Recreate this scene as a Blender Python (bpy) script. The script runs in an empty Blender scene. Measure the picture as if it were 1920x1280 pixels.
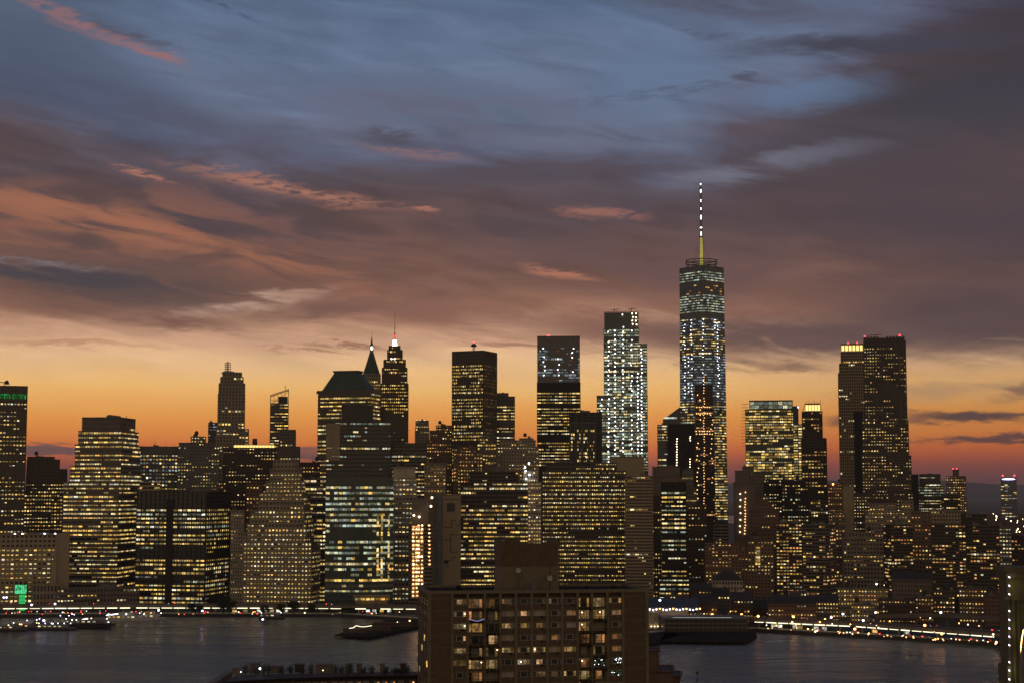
import bpy, math, random
from mathutils import Vector, Matrix
random.seed(7)
R = math.radians
HAZE = 3.6e-5
sc = bpy.context.scene
COL = sc.collection
# ------------------------------------------------------------------ camera
F = 3060.0                      # focal length in pixels of a 1920 wide frame
PITCH = R(5.3)
H = 97.0
cd = bpy.data.cameras.new('camera'); cam = bpy.data.objects.new('camera', cd); COL.objects.link(cam)
cam.location = (0, 0, H); cam.rotation_euler = (R(90) + PITCH, 0, 0)
cd.sensor_width = 36; cd.lens = F / 1920 * 36; cd.clip_start = 1; cd.clip_end = 120000
sc.camera = cam
sc.view_settings.view_transform = 'Standard'; sc.view_settings.look = 'None'
sc.view_settings.exposure = 0; sc.view_settings.gamma = 1
CP, SP = math.cos(PITCH), math.sin(PITCH)

def ray(px, py):
    dx, dz = (px - 960) / F, (640 - py) / F
    return Vector((dx, CP - dz * SP, SP + dz * CP))
def at(px, py, Y):
    r = ray(px, py)
    return Vector((r.x / r.y * Y, Y, H + r.z / r.y * Y))
def gnd(px, py, z=0.0):
    r = ray(px, py); t = (z - H) / r.z
    return Vector((r.x * t, r.y * t, z))
def srgb(r, g, b):
    f = lambda c: (c / 255 / 12.92) if c / 255 <= .04045 else ((c / 255 + .055) / 1.055) ** 2.4
    return (f(r), f(g), f(b), 1)

# ------------------------------------------------------------------ dusk sky
world = bpy.data.worlds.new('World'); sc.world = world; world.use_nodes = True
wt = world.node_tree; wt.nodes.clear()
class G:
    """tiny expression helper over a node tree"""
    def __init__(s, t): s.t = t
    def put(s, sock, v):
        if hasattr(v, 'node'): s.t.links.new(v, sock)
        elif v is not None: sock.default_value = v
    def m(s, op, a, b=None, c=None, clamp=False):
        n = s.t.nodes.new('ShaderNodeMath'); n.operation = op; n.use_clamp = clamp
        s.put(n.inputs[0], a); s.put(n.inputs[1], b); s.put(n.inputs[2], c); return n.outputs[0]
    def mr(s, v, a, b, c=0., d=1., smooth=True):
        n = s.t.nodes.new('ShaderNodeMapRange'); n.interpolation_type = 'SMOOTHSTEP' if smooth else 'LINEAR'
        n.inputs[1].default_value, n.inputs[2].default_value = a, b
        n.inputs[3].default_value, n.inputs[4].default_value = c, d
        s.put(n.inputs[0], v); return n.outputs[0]
    def mix(s, f, a, b, mode='MIX'):
        n = s.t.nodes.new('ShaderNodeMix'); n.data_type = 'RGBA'; n.blend_type = mode
        s.put(n.inputs[0], f); s.put(n.inputs[6], a); s.put(n.inputs[7], b); return n.outputs[2]
    def comb(s, x, y, z=0.):
        n = s.t.nodes.new('ShaderNodeCombineXYZ'); s.put(n.inputs[0], x); s.put(n.inputs[1], y); s.put(n.inputs[2], z); return n.outputs[0]
    def noise(s, vec, scale, detail=4., rough=.55, dist=0., out=0):
        n = s.t.nodes.new('ShaderNodeTexNoise'); s.put(n.inputs['Vector'], vec)
        n.inputs['Scale'].default_value = scale; n.inputs['Detail'].default_value = detail
        n.inputs['Roughness'].default_value = rough; n.inputs['Distortion'].default_value = dist
        return n.outputs[out]
    def map(s, vec, loc=(0, 0, 0), rot=0., scale=(1, 1, 1), kind='TEXTURE'):
        n = s.t.nodes.new('ShaderNodeMapping'); n.vector_type = kind; s.put(n.inputs[0], vec)
        n.inputs[1].default_value = loc; n.inputs[2].default_value = (0, 0, rot); n.inputs[3].default_value = scale
        return n.outputs[0]
    def length(s, v):
        n = s.t.nodes.new('ShaderNodeVectorMath'); n.operation = 'LENGTH'; s.put(n.inputs[0], v); return n.outputs['Value']
    def ramp(s, f, stops, mode='LINEAR'):
        n = s.t.nodes.new('ShaderNodeValToRGB'); cr = n.color_ramp; cr.interpolation = mode
        stops = sorted(stops)
        while len(cr.elements) < len(stops): cr.elements.new(0.5)
        for e, (p, c) in zip(cr.elements, stops): e.position = p; e.color = c
        s.put(n.inputs[0], f); return n.outputs[0]

def build_sky():
    g = G(wt)
    tc = wt.nodes.new('ShaderNodeTexCoord')
    sep = wt.nodes.new('ShaderNodeSeparateXYZ'); wt.links.new(tc.outputs['Generated'], sep.inputs[0])
    x, y, z = sep.outputs
    az = g.m('MULTIPLY', g.m('ARCTAN2', x, y), 57.29578)           # degrees to the right of due west view
    el = g.m('MULTIPLY', g.m('ARCSINE', z), 57.29578)              # degrees above the horizon
    K = 53.4                                                       # sky chart units per degree
    U = g.m('MULTIPLY', az, K); V = g.m('SUBTRACT', 925., g.m('MULTIPLY', el, K))   # V falls with elevation
    U = g.m('ADD', U, 960.)
    P = g.comb(U, V)
    st = g.map(P, (0, 0, 0), R(6), (420, 80, 1))                   # stretched, wind blown
    n1 = g.noise(st, 1.3, 7., .6, .6)
    n2 = g.noise(g.map(P, (333, 71, 0), R(9), (340, 62, 1)), 1.6, 6., .52, .7)
    n3 = g.noise(g.map(P, (91, 7, 0), R(-4), (60, 14, 1)), 1.5, 6., .65, .4)
    nb = g.noise(g.map(P, (55, 21, 0), R(-6), (520, 150, 1)), 1.1, 5., .5, .5)
    hi = g.mr(V, 520., 260.)
    left = g.mr(U, 520., -100., 0., 95.); right = g.mr(U, 1150., 1950., 0., 260.)
    bend = g.m('MULTIPLY', g.m('ADD', left, right), hi)
    wig = g.m('MULTIPLY', g.m('SUBTRACT', n1, .5), g.mr(V, 860., 420., 10., 190.))
    wig2 = g.m('MULTIPLY', g.m('SUBTRACT', nb, .5), g.mr(V, 800., 380., 0., 170.))
    W = g.m('ADD', g.m('ADD', V, bend), g.m('ADD', wig, wig2))
    pos = g.mr(W, -1500., 1000., 0., 1., False)
    q = lambda v: (v + 1500) / 2500
    base = g.ramp(pos, [
        (q(-1500), srgb(38, 52, 84)), (q(-500), srgb(60, 82, 120)), (q(0), srgb(87, 105, 133)), (q(140), srgb(99, 113, 139)),
        (q(230), srgb(100, 111, 135)), (q(285), srgb(94, 96, 116)), (q(330), srgb(86, 78, 88)), (q(400), srgb(88, 73, 77)),
        (q(470), srgb(104, 79, 75)), (q(540), srgb(127, 92, 80)), (q(595), srgb(154, 111, 92)), (q(640), srgb(216, 168, 136)),
        (q(680), srgb(242, 196, 146)), (q(730), srgb(255, 198, 120)), (q(780), srgb(255, 172, 82)), (q(820), srgb(255, 152, 68)),
        (q(846), srgb(248, 125, 62)), (q(872), srgb(210, 100, 76)), (q(898), srgb(150, 86, 88)), (q(925), srgb(100, 72, 86)),
        (q(1000), srgb(30, 26, 30))])
    # left and right of the glow the bank is darker
    col = base
    dark = lambda c, f: g.mix(f, c, (0.42, 0.42, 0.5, 1), 'MULTIPLY')
    col = dark(col, g.m('MULTIPLY', g.mr(U, 1250., 2000., 0., .62), g.mr(V, 700., 420., .25, 1.)))
    col = g.mix(g.m('MULTIPLY', g.mr(U, 1150., 1700., 0., .75), g.mr(V, 600., 700.)), col, (.78, .74, .80, 1), 'MULTIPLY')
    shade = g.mr(n2, .3, .7, .83, 1.18, False)
    sv = g.comb(shade, shade, shade)
    col = g.mix(g.mr(V, 760., 600.), col, g.mix(1., col, sv, 'MULTIPLY'))
    warmleft = g.m('MULTIPLY', g.mr(U, 900., 100.), g.m('MULTIPLY', g.mr(V, 330., 430.), g.mr(V, 600., 540.)))
    col = g.mix(g.m('MULTIPLY', warmleft, g.mr(n2, .42, .62, 0., .75)), col, srgb(150, 98, 76))
    def cloud(c, u, v, ru, rv, ang, rgb, amt=1., wisp=0, lo=.38, hi_=.62, edge=.25):
        l = g.length(g.map(Pw, (u, v, 0), R(ang), (ru, rv, 1)))
        mk = g.mr(l, 1.15, edge, 0., amt)
        if wisp: mk = g.m('MULTIPLY', mk, g.mr({1: n2, 2: n3, 3: n1}[wisp], lo, hi_))
        return g.mix(mk, c, srgb(*rgb))
    # warped coordinates give every bank a torn edge
    du = g.m('MULTIPLY', g.m('SUBTRACT', n1, .5), 120.); dv = g.m('MULTIPLY', g.m('SUBTRACT', n3, .5), 26.)
    dv2 = g.m('MULTIPLY', g.m('SUBTRACT', n2, .5), 50.)
    Pw = g.comb(g.m('ADD', U, du), g.m('ADD', V, g.m('ADD', dv, dv2)))
    for a in [
        (800, 205, 360, 62, 4, (96, 96, 116), .75, 1, .35, .6),
        (120, 190, 330, 90, 12, (72, 82, 106), .7, 0),
        (400, 255, 300, 40, 14, (80, 80, 98), .6, 1, .3, .6),
        (1540, 195, 190, 42, -3, (98, 119, 150), .85, 0),
        (1240, 150, 170, 90, 0, (98, 119, 150), .6, 0),
        (1350, 22, 330, 42, 9, (80, 80, 98), .85, 1, .3, .6),
        (1330, 78, 130, 12, 11, (82, 88, 108), .7, 2, .35, .6),
        (1850, 22, 170, 36, 0, (62, 62, 76), .9, 0),
        (1660, 112, 340, 24, 1, (66, 66, 79), .95, 0),
        (1408, 160, 34, 9, 4, (74, 76, 92), .8, 0),
        (1840, 230, 360, 120, -4, (61, 60, 70), .95, 0),
        (1560, 300, 260, 60, -8, (74, 72, 84), .8, 1, .3, .6),
        (1900, 90, 120, 60, 0, (58, 58, 70), .6, 1, .3, .6),
        (1450, 322, 250, 28, -9, (116, 117, 134), 1., 1, .30, .56),
        (1100, 275, 260, 22, -4, (104, 110, 132), .8, 1, .36, .6),
        (1250, 185, 240, 14, -6, (84, 90, 110), .7, 2, .35, .6),
        (1010, 330, 320, 26, -2, (82, 74, 84), .7, 1, .3, .6),
        (1820, 390, 520, 190, 2, (76, 67, 75), .85, 0),
        (1250, 500, 420, 80, 4, (100, 78, 78), .75, 1, .25, .55),
        (40, 60, 260, 170, 0, (74, 86, 106), .7, 0),
        (400, 30, 110, 9, 22, (66, 78, 100), .8, 2, .35, .6),
        (235, 96, 120, 15, 16, (82, 82, 98), .8, 2, .32, .52),
        (150, 84, 220, 16, 19, (148, 106, 106), .75, 2, .32, .55),
        (280, 130, 60, 8, 8, (156, 106, 102), .8, 2, .32, .55),
        (760, 288, 130, 18, 5, (134, 104, 108), .85, 2, .32, .6),
        (730, 262, 60, 12, 6, (78, 78, 92), .85, 2, .32, .55),
        (540, 362, 270, 20, 8.5, (172, 118, 98), .85, 2, .36, .56),
        (270, 350, 75, 8, 12, (176, 118, 97), .9, 2, .36, .56),
        (795, 397, 38, 4, 6, (166, 112, 98), .9, 2, .33, .53),
        (1135, 405, 100, 12, 3, (158, 106, 94), .8, 2, .33, .53),
        (1050, 514, 90, 13, 7, (180, 119, 95), .85, 2, .33, .53),
        (1420, 594, 90, 6, 3, (146, 96, 82), .8, 2, .33, .6),
        (380, 470, 480, 34, 13, (164, 107, 82), .75, 1, .34, .6),
        (120, 425, 280, 26, 12, (160, 106, 83), .7, 1, .34, .6),
        (190, 545, 440, 62, 4, (90, 74, 72), .95, 1, .22, .5),
        (130, 538, 250, 20, 3, (68, 66, 74), .85, 3, .3, .55),
        (95, 514, 180, 9, 4, (122, 112, 118), .8, 2, .35, .6),
        (470, 578, 150, 19, -9, (200, 164, 144), 1., 1, .3, .55),
        (560, 556, 100, 12, -12, (172, 132, 114), .8, 1, .3, .6),
        (600, 588, 210, 20, -7, (116, 86, 78), .85, 1, .3, .55),
        (250, 608, 300, 18, 5, (118, 84, 74), .9, 1, .3, .55),
        (900, 590, 380, 26, 3, (136, 95, 84), .8, 1, .3, .6),
        (1200, 640, 300, 40, 6, (132, 94, 82), .85, 1, .3, .58),
        (1500, 640, 420, 50, 3, (102, 79, 77), .95, 1, .2, .5),
        (1850, 610, 420, 95, 3, (86, 70, 73), .95, 1, .12, .42),
        (1420, 690, 170, 15, 3, (112, 84, 78), .85, 1, .3, .56),
        (60, 655, 330, 9, 1, (196, 144, 110), .8, 1, .3, .6),
        (640, 652, 110, 9, 3, (158, 112, 90), .85, 2, .33, .55),
        (560, 660, 110, 7, 5, (166, 118, 94), .85, 2, .33, .55),
        (1000, 655, 180, 7, 2, (160, 112, 92), .8, 1, .33, .6),
        (1780, 740, 260, 22, -2, (196, 152, 108), .9, 1, .28, .5),
        (1890, 742, 90, 17, -14, (128, 98, 84), .8, 1, .3, .5),
        (1810, 790, 190, 15, 0, (84, 66, 68), .95, 0),
        (1590, 796, 70, 13, 0, (96, 72, 70), .9, 1, .25, .5),
        (1840, 832, 180, 9, 0, (86, 62, 66), .9, 0),
        (60, 852, 230, 13, 0, (108, 88, 92), .9, 3, .2, .5, .6),
        (580, 852, 120, 12, 0, (112, 86, 90), .9, 3, .2, .5, .6),
    ]: col = cloud(col, *a)
    # eastern sky behind the camera: warm city glow added to lift the facades
    east = g.mr(y, .55, -.35)
    col = g.mix(east, col, g.mix(g.mr(z, .0, .7), srgb(176, 150, 116), srgb(84, 80, 84)))
    below = g.mr(V, 930., 1100.)
    col = g.mix(below, col, srgb(34, 29, 27))
    bg = wt.nodes.new('ShaderNodeBackground'); wt.links.new(col, bg.inputs[0]); bg.inputs[1].default_value = 1.06
    out = wt.nodes.new('ShaderNodeOutputWorld'); wt.links.new(bg.outputs[0], out.inputs[0])
build_sky()
world.cycles.sampling_method = 'MANUAL'; world.cycles.sample_map_resolution = 128
sl = bpy.data.lights.new('sun', 'SUN'); sun = bpy.data.objects.new('sun', sl); COL.objects.link(sun)
sl.energy = .12; sl.angle = R(8); sl.color = (1, .5, .25)
sun.rotation_euler = (R(-89.0), 0, R(-8)); sun.rotation_euler = Vector((.2, -1, -.02)).to_track_quat('-Z', 'Y').to_euler()

# ------------------------------------------------------------------ materials
MAT = {}
def mat(name, base, rough=.7, var=.25, nscale=.12, metal=0., spec=.4, bump=0.):
    if name in MAT: return MAT[name]
    m = bpy.data.materials.new(name); m.use_nodes = True; t = m.node_tree; g = G(t)
    b = t.nodes['Principled BSDF']; b.inputs['Roughness'].default_value = rough
    b.inputs['Metallic'].default_value = metal; b.inputs['Specular IOR Level'].default_value = spec
    geo = t.nodes.new('ShaderNodeNewGeometry')
    n = g.noise(geo.outputs['Position'], nscale, 6., .6)
    n2 = g.noise(g.map(geo.outputs['Position'], scale=(1, 1, 6)), nscale * 6, 3., .6)   # rain streaks
    k = g.mr(g.m('ADD', n, n2), .7, 1.3, 1 - var, 1 + var, False)
    c = g.mix(1., (*base, 1), g.comb(k, k, k), 'MULTIPLY'); t.links.new(c, b.inputs['Base Color'])
    if bump:
        bp = t.nodes.new('ShaderNodeBump'); bp.inputs['Strength'].default_value = bump; bp.inputs['Distance'].default_value = .1
        t.links.new(n2, bp.inputs['Height']); t.links.new(bp.outputs[0], b.inputs['Normal'])
    MAT[name] = m; return m
def glow(name, cols, s0, s1, var=True, sample=False, tex=.0):
    if name in MAT: return MAT[name]
    m = bpy.data.materials.new(name); m.use_nodes = True; t = m.node_tree; g = G(t)
    t.nodes.clear()
    e = t.nodes.new('ShaderNodeEmission'); o = t.nodes.new('ShaderNodeOutputMaterial'); t.links.new(e.outputs[0], o.inputs[0])
    if var:
        oi = t.nodes.new('ShaderNodeObjectInfo'); geo = t.nodes.new('ShaderNodeNewGeometry')
        r = g.m('FRACT', g.m('ADD', g.m('MULTIPLY', oi.outputs['Random'], 5.17), g.m('MULTIPLY', geo.outputs['Random Per Island'], 7.31)))
        n = len(cols)
        c = g.ramp(r, [(i / n, (*k, 1)) for i, k in enumerate(cols)], 'CONSTANT')
        t.links.new(c, e.inputs[0])
        r2 = g.m('FRACT', g.m('MULTIPLY', r, 23.7))
        st = g.m('MULTIPLY_ADD', g.m('POWER', r2, 1.8), s1 - s0, s0)
        if tex:
            nz = g.noise(g.map(geo.outputs['Position'], scale=(1, 1, 1.6)), tex, 2., .6)
            st = g.m('MULTIPLY', st, g.mr(nz, .32, .62, .25, 1.35))
        t.links.new(st, e.inputs[1])
    else:
        e.inputs[0].default_value = (*cols[0], 1); e.inputs[1].default_value = s1
    m.cycles.emission_sampling = 'AUTO' if sample else 'NONE'
    MAT[name] = m; return m
def M(n): return MAT[n]
mat('concrete', (.27, .235, .19)); mat('pale_concrete', (.48, .42, .34)); mat('stone', (.36, .30, .22))
mat('brick', (.21, .13, .09)); mat('dark_brick', (.09, .055, .042)); mat('granite', (.19, .155, .13))
mat('dark_metal', (.06, .058, .055), .4, .3); mat('bronze', (.10, .078, .06), .45); mat('grey_panel', (.16, .155, .15), .5)
mat('green_glass', (.03, .055, .05), .2, .3, spec=.6); mat('glass', (.022, .021, .021), .12, .3, .05, spec=.6)
mat('blue_glass', (.075, .10, .13), .15, .3, .05, spec=.7)
mat('grey_glass', (.06, .065, .07), .15, .3, .05, spec=.7)
mat('roofing', (.05, .045, .045)); mat('copper_green', (.06, .10, .085), .6); mat('steel', (.22, .22, .23), .4, metal=.5)
mat('white_paint', (.55, .55, .53)); mat('black', (.03, .027, .025)); mat('asphalt', (.045, .043, .042)); mat('leaf', (.035, .055, .022), .8, .5, .6)
mat('bark', (.06, .045, .035)); mat('soil', (.05, .045, .035)); mat('tan_brick', (.21, .145, .09), .85, .2, .5)
mat('tan_concrete', (.40, .32, .21), .8, .2, .5); mat('red_paint', (.3, .03, .02)); mat('blue_roof', (.06, .08, .12)); mat('rust', (.25, .10, .05))
mat('near_dark', (.03, .024, .02), .9, spec=.05); mat('curtain', (.3, .28, .25))
Y1, Y2, Y3 = (1, .63, .14), (1, .69, .20), (1, .78, .36)
glow('win_y', [Y1, Y2, Y1, Y3, Y2, (1, .52, .12)], .16, 1.5, tex=.7)
glow('win_w', [(1, .80, .44), (1, .74, .32), (.95, .9, .66), Y3], .16, 1.6, tex=.7)
glow('win_g', [(.75, .9, .6), (.85, .9, .6), (1, .9, .55), (.7, .85, .75)], .09, .85, tex=.6)
glow('win_o', [(1, .42, .12), (1, .5, .18), (1, .36, .14), Y1], .16, 1.3, tex=.7)
glow('win_c', [(.7, .85, 1), (.85, .92, 1), (.6, .8, .85)], .05, .5, tex=.6)
glow('win_b', [(.9, .95, .8), (1, 1, .8), (.95, 1, .9)], .5, 1.3, tex=.5)
glow('lamp_white', [(.92, .94, 1)], 1, 6., False, True); glow('lamp_warm', [(1, .72, .4)], 1, 6., False, True)
glow('lamp_blue', [(.62, .6, 1)], 1, 7., False, True); glow('lamp_orange', [(1, .36, .08)], 1, 11., False, True)
glow('lamp_red', [(1, .04, .05)], 1, 7., False, True); glow('lamp_green', [(.05, .9, .2)], 1, .55, False)
glow('sign_green', [(.05, .85, .22), (.1, .8, .3)], .5, 1.3, True, True, tex=.5)
glow('strip', [(1, .93, .62)], 1, 2.2, False, True); glow('crown_gold', [(1, .70, .22)], 1, 1.6, False)
glow('crown_green', [(.0, .45, .06), (.02, .5, .1)], .25, .9, tex=.6); glow('blue_light', [(.45, .5, 1)], 1, 1.5, False)
glow('spire_floodlit', [(.75, .62, .12)], 1, .62, False); glow('red_dim', [(.6, .04, .05)], 1, .5, False); glow('amber_wash', [(1, .36, .08)], 1, .6, False)
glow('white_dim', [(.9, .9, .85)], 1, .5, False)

# ------------------------------------------------------------------ mesh helpers
class MB:
    def __init__(s): s.v = []; s.f = []
    def add(s, vs, fs):
        k = len(s.v); s.v += [tuple(v) for v in vs]; s.f += [tuple(i + k for i in f) for f in fs]; return s
    def box(s, x0, x1, y0, y1, z0, z1):
        return s.add([(x0, y0, z0), (x1, y0, z0), (x1, y1, z0), (x0, y1, z0), (x0, y0, z1), (x1, y0, z1), (x1, y1, z1), (x0, y1, z1)],
                     [(0, 3, 2, 1), (4, 5, 6, 7), (0, 1, 5, 4), (1, 2, 6, 5), (2, 3, 7, 6), (3, 0, 4, 7)])
    def prism(s, poly, z0, z1, top=None):
        n = len(poly); top = top or poly
        return s.add([(p[0], p[1], z0) for p in poly] + [(p[0], p[1], z1) for p in top],
                     [tuple(reversed(range(n))), tuple(range(n, 2 * n))] + [(i, (i + 1) % n, n + (i + 1) % n, n + i) for i in range(n)])
    def frust(s, cx, cy, w0, d0, z0, w1, d1, z1, dx=0, dy=0):
        q = lambda w, d, ox=0, oy=0: [(cx + ox - w / 2, cy + oy - d / 2), (cx + ox + w / 2, cy + oy - d / 2), (cx + ox + w / 2, cy + oy + d / 2), (cx + ox - w / 2, cy + oy + d / 2)]
        return s.prism(q(w0, d0), z0, z1, q(w1, d1, dx, dy))
    def lathe(s, cx, cy, prof, n=12):
        vs = []; fs = []
        for r, z in prof:
            for i in range(n):
                a = 2 * math.pi * i / n; vs.append((cx + r * math.cos(a), cy + r * math.sin(a), z))
        for k in range(len(prof) - 1):
            for i in range(n):
                j = (i + 1) % n; fs.append((k * n + i, k * n + j, (k + 1) * n + j, (k + 1) * n + i))
        fs.append(tuple(reversed(range(n)))); fs.append(tuple(range((len(prof) - 1) * n, len(prof) * n)))
        return s.add(vs, fs)
    def bar(s, a, b, r=.2, n=4):
        a, b = Vector(a), Vector(b); d = (b - a).normalized()
        u = d.cross(Vector((0, 0, 1)) if abs(d.z) < .9 else Vector((1, 0, 0))).normalized(); w = d.cross(u)
        vs = []
        for p in (a, b):
            for i in range(n):
                t = 2 * math.pi * (i + .5) / n; vs.append(p + (u * math.cos(t) + w * math.sin(t)) * r)
        return s.add(vs, [tuple(range(n)), tuple(reversed(range(n, 2 * n)))] + [(i, n + i, n + (i + 1) % n, (i + 1) % n) for i in range(n)])
    def ball(s, c, r, n=4):
        pr = [(r * math.sin(math.pi * k / n) + .001, c[2] - r * math.cos(math.pi * k / n)) for k in range(n + 1)]
        return s.lathe(c[0], c[1], pr, 8)
    def build(s, name, m, parent=None, loc=None):
        me = bpy.data.meshes.new(name); me.from_pydata(s.v, [], s.f); me.materials.append(M(m) if isinstance(m, str) else m)
        o = bpy.data.objects.new(name, me); COL.objects.link(o)
        if parent: o.parent = parent
        if loc is not None: o.location = loc
        return o
def tag(o, label, cat, group=None, kind=None):
    o['label'] = label; o['category'] = cat
    if group: o['group'] = group
    if kind: o['kind'] = kind
    return o
def struct(o): o['kind'] = 'structure'; return o
def empty(name, loc, rz=0.):
    o = bpy.data.objects.new(name, None); COL.objects.link(o); o.location = loc; o.rotation_euler = (0, 0, rz); o.empty_display_size = 1
    return o
def inst(name, me, parent, loc, rz=0., scale=(1, 1, 1)):
    o = bpy.data.objects.new(name, me); COL.objects.link(o); o.parent = parent
    o.location = loc; o.rotation_euler = (0, 0, rz); o.scale = scale; return o
PAL = {}
for k, n in dict(y='win_y', w='win_w', g='win_g', o='win_o', c='win_c', b='win_b').items():
    q = MB().box(-.5, .5, -.5, .5, -.5, .5); me = bpy.data.meshes.new('lit_window_' + n); me.from_pydata(q.v, [], q.f); me.materials.append(M(n)); PAL[k] = me
LAMP = {}
glow('lamp_amber', [(1, .52, .2)], 1, 3.2, False, True)
for k in ('white', 'warm', 'blue', 'orange', 'red', 'green', 'amber'):
    q = MB().ball((0, 0, 0), 1.); me = bpy.data.meshes.new('bulb_' + k); me.from_pydata(q.v, [], q.f); me.materials.append(M('lamp_' + k)); LAMP[k] = me

class Wins:
    """collects lit windows; the largest hundred become objects, the rest one stuff mesh per colour"""
    def __init__(s): s.w = []
    def add(s, c, rz, w, h, pal, t=.12): s.w.append((w * h * random.uniform(.9, 1.1), c, rz, w, h, pal, t))
    def build(s, root, cap=100, name='window'):
        s.w.sort(key=lambda a: -a[0])
        for a in s.w[:cap]:
            _, c, rz, w, h, pal, t = a
            inst(name, PAL[pal], root, c, rz, (w, t, h))
        rest = s.w[cap:]
        if rest:
            mb = MB(); mats = []; mi = []
            for _, c, rz, w, h, pal, t in rest:
                ca, sa = math.cos(rz), math.sin(rz); k = len(mb.v)
                mb.box(-w / 2, w / 2, -t / 2, t / 2, -h / 2, h / 2)
                for i in range(k, k + 8):
                    x, y, z = mb.v[i]; mb.v[i] = (c[0] + x * ca - y * sa, c[1] + x * sa + y * ca, c[2] + z)
                if pal not in mats: mats.append(pal)
                mi += [mats.index(pal)] * 6
            me = bpy.data.meshes.new('small_windows'); me.from_pydata(mb.v, [], mb.f)
            for p in mats: me.materials.append(PAL[p].materials[0])
            me.polygons.foreach_set('material_index', mi)
            o = bpy.data.objects.new('small_windows', me); COL.objects.link(o); o.parent = root; o['kind'] = 'stuff'

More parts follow.
